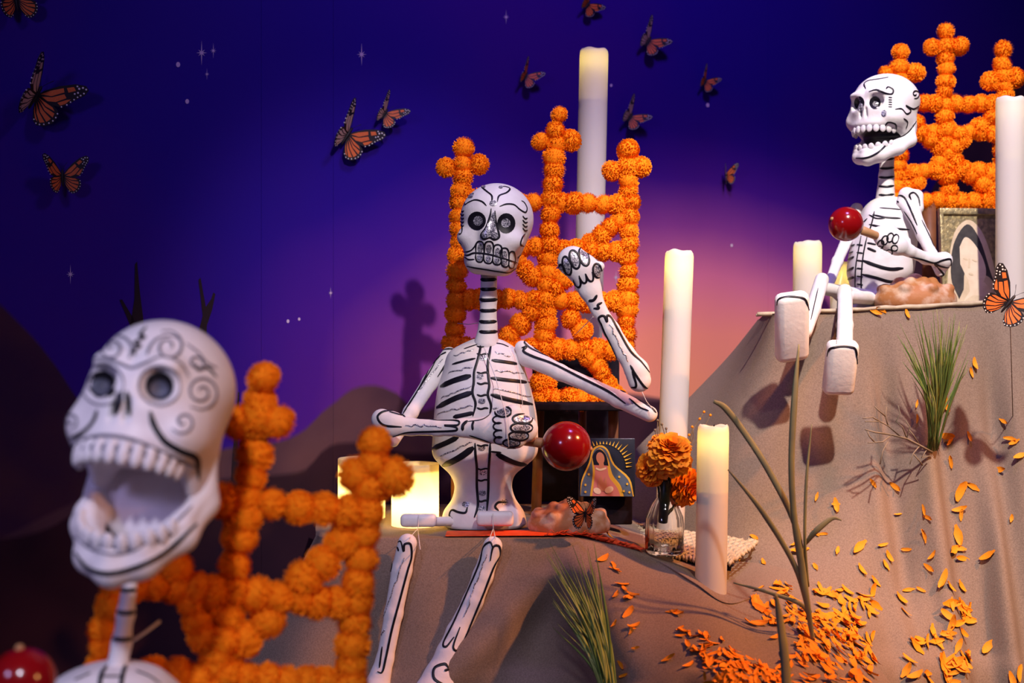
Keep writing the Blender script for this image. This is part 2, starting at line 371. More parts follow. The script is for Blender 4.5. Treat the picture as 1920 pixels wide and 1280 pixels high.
# ------------------------------------------------------------------ the setting: mural wall, floor
WA = Vector((-0.96, 2.40, 0)); WD = Vector((2.64, 1.80, 0)).normalized(); WN = Vector((WD.y, -WD.x, 0))   # WN faces the room
def wall_pt(px, py, off=0.0):
    d = P(px, py, 1.0); t = (WA + WN * off).dot(WN) / d.dot(WN); return d * t
def wall_uv(px, py):
    p = wall_pt(px, py) - WA; return p.dot(WD), p.z
def mural():
    m = bpy.data.materials.new('printed_dusk_mural'); m.use_nodes = True; nt = m.node_tree; N = nt.nodes.new; L = nt.links.new
    b = nt.nodes['Principled BSDF']; b.inputs['Roughness'].default_value = 0.55; b.inputs['Specular IOR Level'].default_value = 0.15
    uv = N('ShaderNodeUVMap'); uv.uv_map = 'mural'; sp = N('ShaderNodeSeparateXYZ'); L(uv.outputs[0], sp.inputs[0])
    def math_(op, a, c=None):
        n = N('ShaderNodeMath'); n.operation = op
        for i, v in enumerate((a, c)):
            if v is None: continue
            if isinstance(v, (int, float)): n.inputs[i].default_value = v
            else: L(v, n.inputs[i])
        return n.outputs[0]
    nz = N('ShaderNodeTexNoise'); nz.inputs['Scale'].default_value = 1.6; nz.inputs['Detail'].default_value = 3; L(uv.outputs[0], nz.inputs['Vector'])
    cu, cz = wall_uv(1310, 740); ru = wall_uv(1900, 700)[0] - cu; rz = wall_uv(1310, 250)[1] - cz
    du = math_('DIVIDE', math_('SUBTRACT', sp.outputs[0], cu), ru); dz = math_('DIVIDE', math_('SUBTRACT', sp.outputs[1], cz), rz)
    rr = math_('SQRT', math_('ADD', math_('POWER', math_('ABSOLUTE', du), 2.0), math_('POWER', math_('ABSOLUTE', dz), 2.0)))
    rr = math_('ADD', rr, math_('MULTIPLY', math_('SUBTRACT', nz.outputs['Fac'], 0.5), 0.22))
    rp = N('ShaderNodeValToRGB'); e = rp.color_ramp.elements
    e[0].position = 0.0; e[0].color = (1.0, 0.36, 0.14, 1); e[1].position = 1.0; e[1].color = (0.022, 0.003, 0.27, 1)
    for p, c in ((0.24, (1.0, 0.32, 0.20)), (0.44, (0.80, 0.21, 0.34)), (0.64, (0.34, 0.07, 0.34)), (0.82, (0.075, 0.012, 0.31))):
        q = e.new(p); q.color = (*c, 1)
    L(rr, rp.inputs[0]); colour = rp.outputs[0]
    # purple clouds printed across the upper sky
    nz2 = N('ShaderNodeTexNoise'); nz2.inputs['Scale'].default_value = 1.1; nz2.inputs['Detail'].default_value = 2
    mp = N('ShaderNodeMapping'); mp.inputs['Location'].default_value = (3.1, 1.7, 0); L(uv.outputs[0], mp.inputs[0]); L(mp.outputs[0], nz2.inputs['Vector'])
    pr = N('ShaderNodeMapRange'); pr.inputs['From Min'].default_value = 0.42; pr.inputs['From Max'].default_value = 0.70; pr.inputs['To Max'].default_value = 0.4
    L(nz2.outputs['Fac'], pr.inputs[0])
    mx = N('ShaderNodeMix'); mx.data_type = 'RGBA'; L(pr.outputs[0], mx.inputs['Factor']); L(colour, mx.inputs[6]); mx.inputs[7].default_value = (0.085, 0.006, 0.22, 1)
    colour = mx.outputs[2]
    def hill(pts, col1, col2, soft=0.012):
        nonlocal colour
        q = [wall_uv(*p) for p in pts]; u0, u1 = q[0][0], q[-1][0]; z0 = min(z for u, z in q) - 0.05; z1 = max(z for u, z in q) + 0.05
        t = math_('DIVIDE', math_('SUBTRACT', sp.outputs[0], u0), u1 - u0)
        fc = N('ShaderNodeFloatCurve'); c = fc.mapping.curves[0]
        for i, (u, z) in enumerate(q):
            x, y = (u - u0) / (u1 - u0), (z - z0) / (z1 - z0)
            if i == 0: c.points[0].location = (x, y)
            elif i == len(q) - 1: c.points[-1].location = (x, y)
            else: c.points.new(x, y)
        fc.mapping.update(); L(t, fc.inputs['Value'])
        hh = math_('ADD', math_('MULTIPLY', fc.outputs[0], z1 - z0), z0)
        mk = N('ShaderNodeMapRange'); mk.inputs['From Min'].default_value = -soft / 2; mk.inputs['From Max'].default_value = soft / 2
        L(math_('SUBTRACT', hh, sp.outputs[1]), mk.inputs[0])
        n3 = N('ShaderNodeTexNoise'); n3.inputs['Scale'].default_value = 5; L(uv.outputs[0], n3.inputs['Vector'])
        r = N('ShaderNodeValToRGB'); r.color_ramp.elements[0].position = 0.38; r.color_ramp.elements[1].position = 0.62
        r.color_ramp.elements[0].color = (*col1, 1); r.color_ramp.elements[1].color = (*col2, 1); L(n3.outputs['Fac'], r.inputs[0])
        x = N('ShaderNodeMix'); x.data_type = 'RGBA'; L(mk.outputs[0], x.inputs['Factor']); L(colour, x.inputs[6]); L(r.outputs[0], x.inputs[7])
        colour = x.outputs[2]
    hill([(-400, 420), (-40, 545), (40, 610), (100, 680), (140, 740), (210, 830), (330, 900), (520, 1000), (1900, 1200)], (0.075, 0.026, 0.045), (0.040, 0.014, 0.050))
    hill([(-300, 1200), (380, 850), (440, 838), (540, 822), (620, 760), (690, 722), (740, 735), (790, 770), (870, 720), (1000, 740), (1150, 735), (1300, 752), (1500, 730), (1780, 300), (1895, 165), (1960, 100), (2300, 60)], (0.13, 0.058, 0.070), (0.085, 0.038, 0.056))
    hill([(-300, 900), (0, 1010), (200, 930), (400, 900), (560, 885), (640, 830), (800, 850), (1000, 790), (1150, 752), (1280, 756), (1500, 900), (2300, 900)], (0.040, 0.014, 0.024), (0.026, 0.010, 0.020))
    L(colour, b.inputs['Base Color'])
    return m
M['mural'] = mural()
wall = thing('wall_back', None, None, WA + Vector((0, 0, -1.1))); wall['kind'] = 'structure'
wall['label'] = 'dusk mural wall printed with a blue and purple sky over dark hills'
seams = [-1.2] + [wall_uv(x, 400)[0] for x in (490, 625, 1440)] + [6.0]
for a, b_ in zip(seams[:-1], seams[1:]):
    V = []; g = 0.0003
    for u in (a + g, b_ - g):
        for n in (0, -0.02):
            for z in (-1.1, 1.7): V.append(WA + WD * u + WN * n + Vector((0, 0, z)))
    Fc = [(0, 1, 3, 2), (4, 6, 7, 5), (0, 4, 5, 1), (2, 3, 7, 6), (0, 2, 6, 4), (1, 5, 7, 3)]
    o = part('mural_panel', V, Fc, M['mural'], wall, smooth=False)
    ul = o.data.uv_layers.new(name='mural')
    for p in o.data.polygons:
        for li in p.loop_indices:
            v = Vector(V[o.data.loops[li].vertex_index]) - WA; ul.data[li].uv = (v.dot(WD), v.z)
V, Fc = box(-3, 5, -1.5, 6, -1.12, -1.10); tag(part('floor', V, Fc, M['riser'], smooth=False), 'dark floor under the display', kind='structure')

def wall_poly(name, polys, m, off=0.0012):
    V = []; Fc = []
    for poly in polys:
        k = len(V); V += [wall_pt(x, y, off) for x, y in poly]; Fc.append(tuple(range(k, k + len(poly)))[::-1])
    return part(name, V, Fc, M[m], wall, smooth=False)
for x, y, r, tall in ((378, 99, 24, 1), (400, 95, 15, 1), (388, 139, 11, 1), (678, 102, 22, 1), (132, 514, 19, 1), (620, 549, 11, 1), (949, 32, 14, 1), (1155, 520, 14, 1)):
    poly = []
    for k in range(16):
        a = math.pi * k / 8; q = (1.0, 0.10, 0.38, 0.10)[k % 4] if k % 8 < 4 else (0.42, 0.10, 0.38, 0.10)[k % 4]
        q = {0: 0.42, 2: 0.36, 4: 1.0, 6: 0.36}.get(k % 8, 0.11)
        poly.append((x + math.cos(a) * r * q, y + math.sin(a) * r * q))
    wall_poly('printed_star', [poly], 'star')
for x, y, r in ((334, 121, 5), (351, 190, 4.5), (540, 602, 3.5), (561, 598, 3), (1146, 160, 3), (1327, 197, 4), (1372, 460, 3)):
    wall_poly('printed_dot', [ring(x, y, r * 0.8, r, n=11)[:-1]], 'star')
wall_poly('printed_branch', [[(244, 640), (246, 600), (252, 560), (253, 495), (257, 490), (262, 545), (269, 600), (272, 640)], [(246, 615), (236, 590), (224, 562), (229, 561), (243, 585), (252, 600)]], 'muralbranch')
wall_poly('printed_branch', [[(372, 660), (370, 630), (380, 592), (376, 555), (372, 525), (376, 520), (381, 548), (386, 575), (396, 560), (400, 548), (404, 551), (398, 580), (388, 610), (386, 660)]], 'muralbranch')
wall_poly('printed_branch', [[(432, 920), (436, 850), (441, 800), (446, 735), (449, 735), (448, 800), (446, 850), (444, 920)]], 'muralbranch')

# ------------------------------------------------------------------ draped felt over the tiers
def loft(name, rows, parent, m, nu=10, nv=10, ripple=None):
    """smooth surface through a control net of world points (rows of equal length)"""
    R = [[np.array(p, float) for p in r] for r in rows]
    G = [spline(r, nu) for r in R]; cols = list(zip(*G)); S = [spline(c, nv) for c in cols]
    nC, nR = len(S), len(S[0]); V = []
    for i in range(nR):
        for j in range(nC):
            p = Vector(S[j][i])
            if ripple: p = p + ripple(p)
            V.append(p)
    Fc = [(i * nC + j, (i + 1) * nC + j, (i + 1) * nC + j + 1, i * nC + j + 1) for i in range(nR - 1) for j in range(nC - 1)]
    return part(name, V, Fc, M[m], parent)
TZ = -0.338                                   # top of the middle tier
def T(px, Y, z): return Vector(((px - 960) / F * Y, Y, z))
def fold(p):                                  # soft random undulation of hanging felt
    s = min(1.0, max(0.0, (TZ - 0.02 - p.z) / 0.12))
    cr_ = min(1.0, max(0.0, (TZ - 0.004 - p.z) / 0.05))
    x, y = 960 + p.x / p.y * F, 640 - p.z / p.y * F           # the crease that runs from the tier's corner down to the left
    ux, uy = -0.70, 0.714; d = (x - 1085) * uy - (y - 1005) * ux
    crease = 0.030 * cr_ * math.exp(-(d / 42) ** 2) if x < 1120 else 0
    crease -= 0.020 * cr_ * math.exp(-((d - 95) / 50) ** 2) if x < 1110 else 0
    return Vector((0, -1, 0.15)) * s * (0.010 * math.sin(p.x * 19 + p.z * 6) + 0.006 * math.sin(p.x * 41 - p.z * 14 + 1.3)) + Vector((0, -1, 0)) * crease
tops = [(600, TZ), (650, TZ), (760, TZ), (900, TZ), (1020, TZ), (1086, TZ), (1210, -0.366), (1300, -0.385), (1364, -0.405), (1440, -0.405), (1560, -0.42)]
r0 = [T(px, 2.66, z) for px, z in tops]
r1 = [T(px, 2.32, z) for px, z in tops]
r1[0] = T(592, 2.36, TZ)
r2 = [P(592, 1000, 2.30), T(622, 2.225, TZ), T(760, 2.215, TZ), T(900, 2.21, TZ), T(1020, 2.205, TZ), T(1086, 2.20, TZ), P(1210, 1036, 2.20), P(1298, 1082, 2.12), P(1362, 1122, 2.09), P(1440, 1108, 2.15), P(1560, 1122, 2.25)]
r3 = [P(588, 1012, 2.28), P(618, 1016, 2.205), P(760, 1017, 2.197), P(900, 1018, 2.192), P(1020, 1018, 2.185), P(1089, 1018, 2.175), P(1212, 1050, 2.175), P(1302, 1098, 2.095), P(1370, 1134, 2.07), P(1448, 1120, 2.13), P(1568, 1134, 2.24)]
r4 = [P(556, 1070, 2.26), P(606, 1075, 2.19), P(755, 1080, 2.185), P(898, 1080, 2.18), P(1020, 1085, 2.17), P(1108, 1080, 2.10), P(1215, 1095, 2.10), P(1315, 1135, 2.04), P(1388, 1160, 2.03), P(1474, 1150, 2.09), P(1600, 1180, 2.18)]
r5 = [P(505, 1150, 2.25), P(585, 1155, 2.18), P(745, 1160, 2.175), P(895, 1160, 2.17), P(1030, 1165, 2.15), P(1140, 1175, 2.02), P(1232, 1165, 2.00), P(1340, 1190, 1.95), P(1415, 1205, 1.96), P(1505, 1195, 2.02), P(1640, 1245, 2.12)]
r6 = [P(455, 1230, 2.24), P(560, 1235, 2.16), P(735, 1240, 2.16), P(895, 1240, 2.15), P(1045, 1245, 2.12), P(1172, 1270, 1.94), P(1262, 1240, 1.91), P(1370, 1255, 1.87), P(1455, 1265, 1.88), P(1545, 1262, 1.94), P(1680, 1300, 2.06)]
r7 = [P(400, 1340, 2.22), P(520, 1350, 2.14), P(720, 1360, 2.14), P(895, 1360, 2.13), P(1060, 1360, 2.08), P(1220, 1380, 1.86), P(1310, 1360, 1.83), P(1420, 1360, 1.80), P(1510, 1370, 1.81), P(1600, 1370, 1.87), P(1720, 1390, 2.0)]
r8 = [Vector((p.x, p.y - 0.05, -1.09)) for p in r7]
mid_cloth = loft('draped_cloth', [r0, r1, r2, r3, r4, r5, r6, r7, r8], None, 'felt', 16, 10, fold)
tag(mid_cloth, 'brown felt cloth draped over the middle tier under the seated skeleton', 'cloth', 'felt cloths draped over the tiers')

def rz(px): return 0.0525 + (px - 1430) * 0.000052
def ripple_r(p):
    s = min(1.0, max(0.0, (0.03 - p.z) / 0.2)) * min(1, max(0, (p.x - 0.62) / 0.1))
    return Vector((0, -1, 0)) * s * (0.016 * math.sin(p.x * 62 - 1.2 + p.z * 3) + 0.006 * math.sin(p.x * 120 + 2))
cx = [1445, 1535, 1620, 1690, 1750, 1830, 1890, 1990, 2120]
back = [P(1425, 604, 3.0)] + [T(x, 3.05, rz(x)) for x in cx]
mid_ = [P(1424, 600, 2.86)] + [T(x, 2.62, rz(x)) for x in cx]
def rowr(y, c0, c1, ys, xs=None, dy=0):
    dep = {0: 0}
    out = [P(*c0), P(*c1)]
    wav = [0, 0, 0.006, -0.012, 0.014, -0.012, 0.0, 0.01]
    for i, x in enumerate(cx[1:]):
        k = wav[i] * min(1, max(0, (y - 600) / 250)); out.append(P((xs[i] if xs else x), y + (dy[i] if dy else 0), ys[i] + k))
    return out
e1 = [P(1420, 600, 2.84)] + [T(x, 2.47, rz(x)) for x in cx]
e2 = [P(1414, 608, 2.83)] + [T(x, 2.452, rz(x) - 0.012) for x in cx]
f1 = rowr(690, (1362, 672, 2.84), (1415, 690, 2.47), [2.44, 2.435, 2.43, 2.43, 2.43, 2.43, 2.43, 2.43])
f2 = rowr(800, (1280, 757, 2.82), (1380, 790, 2.46), [2.42, 2.41, 2.41, 2.41, 2.41, 2.41, 2.41, 2.41])
f3 = rowr(910, (1205, 828, 2.78), (1352, 890, 2.45), [2.40, 2.38, 2.38, 2.38, 2.38, 2.38, 2.38, 2.38])
f4 = rowr(1010, (1130, 915, 2.74), (1335, 975, 2.44), [2.36, 2.33, 2.34, 2.34, 2.35, 2.35, 2.35, 2.35], [1500, 1610, 1690, 1750, 1832, 1890, 1990, 2120])
f5 = rowr(1110, (1080, 990, 2.72), (1335, 1045, 2.42), [2.27, 2.25, 2.29, 2.30, 2.31, 2.32, 2.32, 2.32], [1470, 1590, 1680, 1750, 1835, 1890, 1990, 2120], [-20, 0, 0, 0, 0, 0, 0, 0])
f6 = rowr(1210, (1050, 1060, 2.70), (1345, 1120, 2.38), [2.16, 2.14, 2.20, 2.24, 2.27, 2.29, 2.29, 2.29], [1470, 1580, 1675, 1750, 1838, 1890, 1990, 2120], [-30, -10, 0, 0, 0, 0, 0, 0])
f7 = rowr(1330, (1040, 1150, 2.68), (1360, 1220, 2.34), [2.08, 2.06, 2.12, 2.17, 2.22, 2.26, 2.26, 2.26], [1490, 1585, 1675, 1750, 1840, 1890, 1990, 2120])
f8 = [Vector((p.x, p.y - 0.04, -1.09)) for p in f7]
right_cloth = loft('draped_cloth', [back, mid_, e1, e2, f1, f2, f3, f4, f5, f6, f7, f8], None, 'felt', 9, 8, ripple_r)
tag(right_cloth, 'grey brown felt cloth draped over the tall tier on the right', 'cloth', 'felt cloths draped over the tiers')
FZ = -0.70                                    # low front tier, below the frame
V, Fc = box(-0.75, -0.02, 0.85, 1.45, -1.10, FZ, 0.02)
tag(part('front_riser', V, Fc, M['felt']), 'low felt covered riser carrying the front skeleton and chair', 'riser')
a, b_ = P(1000, 700, 2.72), P(1160, 668, 2.72)
V, Fc = box(a.x, b_.x, 2.70, 2.86, TZ, P(0, 665, 2.72).z, 0.004)
tag(part('display_riser', V, Fc, M['riser']), 'black riser box behind the middle pompom chair under the tall candle', 'riser')
CLOTH = bvh(mid_cloth, right_cloth)

# ------------------------------------------------------------------ pompom chairs
def make_pom(seed):
    rg = random.Random(seed); V, Fc = ball((0, 0, 0), 0.87, 14, 9)
    ax = Vector((rg.gauss(0, 1), rg.gauss(0, 1), rg.gauss(0, 1))).normalized()
    for i in range(520):
        z = 1 - 2 * (i + 0.5) / 520; t = i * 2.399963; s = math.sqrt(1 - z * z)
        d = Vector((s * math.cos(t), s * math.sin(t), z)); d = (d + Vector((rg.gauss(0, .08), rg.gauss(0, .08), rg.gauss(0, .08)))).normalized()
        u = d.cross(ax); u = u.normalized() if u.length > 0.05 else d.orthogonal().normalized()
        tl = d.cross(u) * rg.uniform(-0.16, 0.16)
        r1 = rg.uniform(0.93, 1.07); w0 = 0.05; w1 = 0.045
        k = len(V); V += [d * 0.62 - u * w0, d * 0.62 + u * w0, (d + tl) * r1 + u * w1, (d + tl) * r1 - u * w1]; Fc.append((k, k + 1, k + 2, k + 3))
    return mesh('pompom', V, Fc, M['pom'], smooth=False)
POMS = [make_pom(s) for s in range(4)]
def pom_chair(label, base, lines, lobes, rpx, legs):
    """lines: polylines (px, py, depth) strung with pompoms; lobes: single pompoms (px, py, depth, radius px)"""
    t = thing('pompom_chair', label, 'chair', base, 'toy chairs covered in orange pompoms')
    pl = []
    for ln in lines:
        pts = [P(*q) for q in ln]; step = rpx * 1.22 * ln[0][2] / F
        acc = 0.0; pos = [pts[0]]
        for a, b in zip(pts[:-1], pts[1:]):
            d = (b - a); n = max(1, round(d.length / step))
            for i in range(1, n + 1): pos.append(a + d * (i / n))
        for p in pos: pl.append((p, rpx * p.y / F))
    for x, y, Y, r in lobes: pl.append((P(x, y, Y), r * Y / F))
    kept = []
    for p, r in pl:
        if all((p - q).length > 0.55 * r for q, _ in kept): kept.append((p, r))
    for p, r in kept:
        s = r * RNG.uniform(0.93, 1.12); e = Euler([RNG.uniform(0, 6.28) for _ in range(3)]).to_matrix().to_4x4()
        off = Vector([RNG.uniform(-.1, .1) * r for _ in range(3)])
        inst('pompom', RNG.choice(POMS), Matrix.Translation(p + off) @ e @ Matrix.Diagonal((s, s * RNG.uniform(0.88, 1.0), s, 1)), t)
    for a, b, r in legs:
        V, Fc = tube([a, b], r, 10); part('chair_leg', V, Fc, M['darkwood'], t)
    return t
Y2 = 2.50
def L2(*p, Y=Y2): return [(x, y, Y) for x, y in p]
lines = [L2((868, 306), (860, 480), (850, 645)), L2((1043, 245), (1038, 345), (1030, 460), (1024, 560), (1020, 655), (1022, 740)),
         L2((1178, 316), (1181, 380), (1177, 560), (1172, 650)), L2((866, 376), (1000, 378), (1181, 383)), L2((858, 466), (1030, 464), (1180, 472)),
         L2((852, 560), (1025, 562), (1178, 566)), L2((850, 650), (1020, 655), (1170, 655)), L2((1012, 746), (1090, 746), (1160, 746)),
         L2((1163, 415), (1108, 455), (1070, 505), (1025, 555), (995, 585), (955, 630)), L2((972, 488), (1000, 520), (1050, 570), (1090, 620)),
         L2((1022, 690), (1010, 720)), L2((1105, 670), (1130, 700), (1150, 740))]
lobes = [(869, 277, Y2, 20), (838, 313, Y2, 19), (899, 309, Y2, 19), (1047, 216, Y2, 18), (1015, 264, Y2, 20), (1072, 264, Y2, 20),
         (1179, 283, Y2, 20), (1148, 321, Y2, 19), (1203, 314, Y2, 20)]
legs = [(P(1150, 742, 2.5), Vector((P(1150, 742, 2.5).x, 2.5, TZ)), 0.010), (P(1012, 742, 2.5), Vector((P(1005, 742, 2.5).x, 2.49, TZ)), 0.010),
        (P(855, 655, 2.5), Vector((P(855, 655, 2.5).x, 2.5, TZ)), 0.010), (P(1092, 742, 2.55), Vector((P(1092, 742, 2.55).x, 2.55, TZ)), 0.008)]
ch = pom_chair('orange pompom chair behind the middle skeleton in front of tall candle', (P(1010, 900, 2.5).x, 2.5, TZ), lines, lobes, 21, legs)
V, Fc = box(P(850, 0, 2.5).x, P(1165, 0, 2.5).x, 2.40, 2.53, P(0, 765, 2.5).z, P(0, 752, 2.5).z, 0.003); part('seat', V, Fc, M['riser'], ch)

Yf = 1.27
def L1(*p): return [(x, y, Yf + (x - 450) * 0.0002) for x, y in p]
lines = [L1((490, 750), (476, 850), (462, 935), (448, 1010), (438, 1110), (415, 1200), (400, 1290)), L1((702, 870), (690, 960), (676, 1050), (666, 1130), (655, 1290), (648, 1380)),
         L1((290, 915), (385, 932), (462, 942), (560, 950), (690, 966)), L1((250, 1092), (330, 1105), (438, 1112), (560, 1125), (668, 1135)),
         L1((640, 1020), (570, 1085), (500, 1160), (420, 1240)), L1((360, 1130), (385, 1190), (425, 1260)), L1((205, 1268), (330, 1266), (460, 1275), (650, 1285)),
         L1((222, 1095), (205, 1180), (188, 1290), (175, 1380)), L1((330, 1065), (300, 1100))]
lobes = [(492, 708, Yf, 32), (449, 792, Yf, 33), (524, 790, Yf, 38), (487, 780, Yf, 38), (706, 830, Yf + .05, 34), (672, 886, Yf + .05, 38), (735, 892, Yf + .05, 38), (702, 885, Yf + .05, 36), (328, 1063, Yf, 36)]
legs = [(P(x, 1370, Yf), Vector((P(x, 1370, Yf).x, Yf, FZ)), 0.011) for x in (175, 648)]
pom_chair('blurred orange pompom chair nearest the camera behind the open mouthed skull', (P(430, 1200, Yf).x, Yf, FZ), lines, lobes, 35, legs)

Y3 = 2.88; RZ = rz(1800)
def L3(*p): return [(x, y, Y3) for x, y in p]
lines = [L3((1687, 125), (1688, 200), (1684, 290), (1680, 390)), L3((1772, 88), (1772, 195), (1775, 290), (1780, 378)), L3((1880, 122), (1884, 200), (1880, 300), (1874, 385)),
         L3((1690, 192), (1772, 195), (1882, 194)), L3((1700, 248), (1775, 252), (1880, 248)), L3((1690, 325), (1775, 318), (1878, 325)), L3((1690, 376), (1780, 378), (1874, 378)),
         L3((1858, 222), (1815, 250), (1776, 290), (1735, 330), (1700, 352)), L3((1715, 232), (1745, 262), (1776, 290), (1820, 330), (1860, 360))]
lobes = [(1687, 97, Y3, 17), (1714, 136, Y3, 18), (1660, 140, Y3, 18), (1772, 60, Y3, 18), (1748, 90, Y3, 17), (1798, 88, Y3, 17), (1880, 94, Y3, 17), (1856, 152, Y3, 18), (1902, 146, Y3, 18)]
legs = [(P(x, 380, Y3), Vector((P(x, 380, Y3).x, Y3, RZ)), 0.016) for x in (1690, 1742, 1874)]
ch = pom_chair('bright orange pompom chair behind the skeleton on the tall right tier', (P(1780, 560, Y3).x, Y3, RZ), lines, lobes, 18, legs)

# ------------------------------------------------------------------ skulls
def string(root, pts, r=0.0007):
    V, Fc = tube([P(*p) for p in pts], r, 6); part('string', V, Fc, M['string'], root)
TOOTH = mesh('tooth', *ball((0, 0, 0), 1.0, 12, 8), M['cast'])
TOOTHP = mesh('tooth', *ball((0, 0, 0), 1.0, 12, 8), M['white'])
def open_skull(root, Mx, gape, m='cast', tooth=TOOTH, nt=13, backplate=True, tsz=(0.0062, 0.0055, 0.0110, 1)):
    """skull with a hinged open jaw, modelled facing -y and placed by Mx; returns its two parts"""
    hinge = np.array((0, 0.03, -0.030)); ca, sa = math.cos(gape), math.sin(gape)
    def rot(p):
        p = np.array(p, float) - hinge; return hinge + np.array((p[0], p[1] * ca - p[2] * sa, p[1] * sa + p[2] * ca))
    def cran(X, Y, Z):
        A = np.abs(X)
        d = sd_ell(X, Y, Z, (0, 0.012, 0.028), (0.066, 0.076, 0.060))
        d = smin(d, sd_ell(X, Y, Z, (0, -0.016, -0.008), (0.058, 0.056, 0.050)), 0.025)
        d = smin(d, sd_ell(A, Y, Z, (0.050, -0.024, -0.024), (0.014, 0.028, 0.016)), 0.022)
        d = smin(d, sd_ell(X, Y, Z, (0, -0.024, -0.037), (0.050, 0.046, 0.016)), 0.014)
        d = smin(d, sd_ell(A, Y, Z, (0.047, 0.022, -0.030), (0.013, 0.030, 0.036)), 0.016)
        d = smin(d, sd_ell(A, Y, Z, (0.022, -0.060, 0.030), (0.018, 0.010, 0.006)), 0.016)
        d = smax(d, -sd_ell(X, Y, Z, (0, -0.014, -0.063), (0.044, 0.050, 0.026)), 0.006)
        d = smax(d, -sd_ell(A, Y, Z, (0.0275, -0.074, 0.010), (0.0160, 0.026, 0.0150)), 0.005)
        d = smax(d, -sd_ell(A, Y, Z, (0.0065, -0.074, -0.014), (0.0030, 0.012, 0.012)), 0.003)
        return d
    V, Fc = nets(cran, (-0.085, -0.105, -0.085), (0.085, 0.115, 0.105), 0.0022)
    cr = part('cranium', xform(V, Mx), Fc, M[m], root)
    pts = [(-0.050, 0.028, -0.028), (-0.053, 0.014, -0.062), (-0.047, -0.024, -0.074), (-0.024, -0.058, -0.082), (0, -0.068, -0.085)]
    pts = [rot(p) for p in pts]; pts += [q * np.array((-1, 1, 1)) for q in pts[-2::-1]]
    rad = [0.011, 0.0125, 0.0135, 0.0150, 0.0160, 0.0150, 0.0135, 0.0125, 0.011]
    up = rot((0, -0.03, 0.0)) - rot((0, -0.03, -0.01)); up /= np.linalg.norm(up)
    def jaw(X, Y, Z):
        d = None
        for i in range(len(pts) - 1):
            e = sd_cap(X, Y, Z, pts[i], pts[i + 1], rad[i], rad[i + 1])
            if 0 < i < len(pts) - 2: e = np.minimum(e, sd_cap(X, Y, Z, pts[i] + up * 0.010, pts[i + 1] + up * 0.010, rad[i] * .72, rad[i + 1] * .72))
            d = e if d is None else smin(d, e, 0.010)
        if backplate: d = smin(d, sd_ell(X, Y, Z, (0, 0.040, -0.060), (0.052, 0.012, 0.050)), 0.01)
        return d
    A = np.array(pts); V, Fc = nets(jaw, A.min(0) - 0.035, A.max(0) + 0.04, 0.0022)
    jw = part('jaw', xform(V, Mx), Fc, M[m], root)
    for i in range(nt):
        th = math.radians(-86 + 172 * i / (nt - 1)); s, c = math.sin(th), math.cos(th)
        L = Matrix.Translation((0.047 * s, -0.024 - 0.045 * c, -0.049)) @ Matrix.Rotation(th, 4, 'Z') @ Matrix.Diagonal(tsz)
        inst('tooth', tooth, Mx @ L, cr)
        p = rot((0.047 * s, -0.022 - 0.050 * c, -0.062))
        L = Matrix.Translation(p) @ Matrix.Rotation(gape, 4, 'X') @ Matrix.Rotation(th, 4, 'Z') @ Matrix.Diagonal(tsz)
        inst('tooth', tooth, Mx @ L, jw)
    ths = [math.radians(-88 + 176 * k / 24) for k in range(25)]
    V, Fc = tube([Mx @ Vector((0.0455 * math.sin(t), -0.024 - 0.0435 * math.cos(t), -0.0475)) for t in ths], tsz[1] * 0.95 if backplate else 0.0026, 8); part('gum_line', V, Fc, M['grey'], cr)
    V, Fc = tube([Mx @ Vector(rot((0.0455 * math.sin(t), -0.022 - 0.0485 * math.cos(t), -0.064))) for t in ths], tsz[1] * 0.95 if backplate else 0.0026, 8); part('gum_line', V, Fc, M['grey'], jw)
    if not backplate:
        V, Fc = ball((0, 0, 0), 1.0, 20, 12); part('dark_mouth_plug', xform(V, Mx @ Matrix.Translation((0, 0.004, -0.056)) @ Matrix.Diagonal((0.043, 0.038, 0.020, 1))), Fc, M['black'], cr)  # black plug added to darken the see-through open mouth
    return cr, jw
def pose(eye, rx, ry, rz_, sc=(1, 1, 1)):
    """rotation by degrees with the point between the eyes brought to world point eye"""
    R = Euler((math.radians(rx), math.radians(ry), math.radians(rz_)), 'XYZ').to_matrix().to_4x4() @ Matrix.Diagonal((*sc, 1))
    return Matrix.Translation(eye - R @ Vector((0, -0.060, 0.010))) @ R

# --- front skeleton, close and out of focus
YF = 1.12
sk1 = thing('skeleton_figure', 'blurred white skeleton with wide open mouth and scroll painted skull, nearest the camera', 'skeleton', (P(205, 1300, YF).x, YF + 0.03, FZ), 'painted papier mache skeletons')
MX = pose(P(246, 722, 1.07), -20, 5, -9, (0.92, 0.92, 1.0))
cr1, jw1 = open_skull(sk1, MX, math.radians(39))
tr = bvh(cr1, jw1); c1 = crop(1.777, 0, 560)
K = [(c1((486, 95), (468, 120), (480, 130), (452, 145), (465, 160), (445, 172), (452, 190)), 5), (c1((210, 475), (270, 450), (310, 410), (325, 370)), 6),
     (c1((500, 375), (515, 425), (550, 475), (600, 505), (655, 532), (662, 600)), 7), (c1((250, 845), (290, 895), (350, 915), (420, 905), (500, 875), (570, 830), (655, 750)), 6),
     (c1((640, 215), (660, 235), (690, 230), (720, 260)), 4)]
strokes('painted_line', tr, [(p, w_ * 1.4) for p, w_ in K], cr1, 'black')
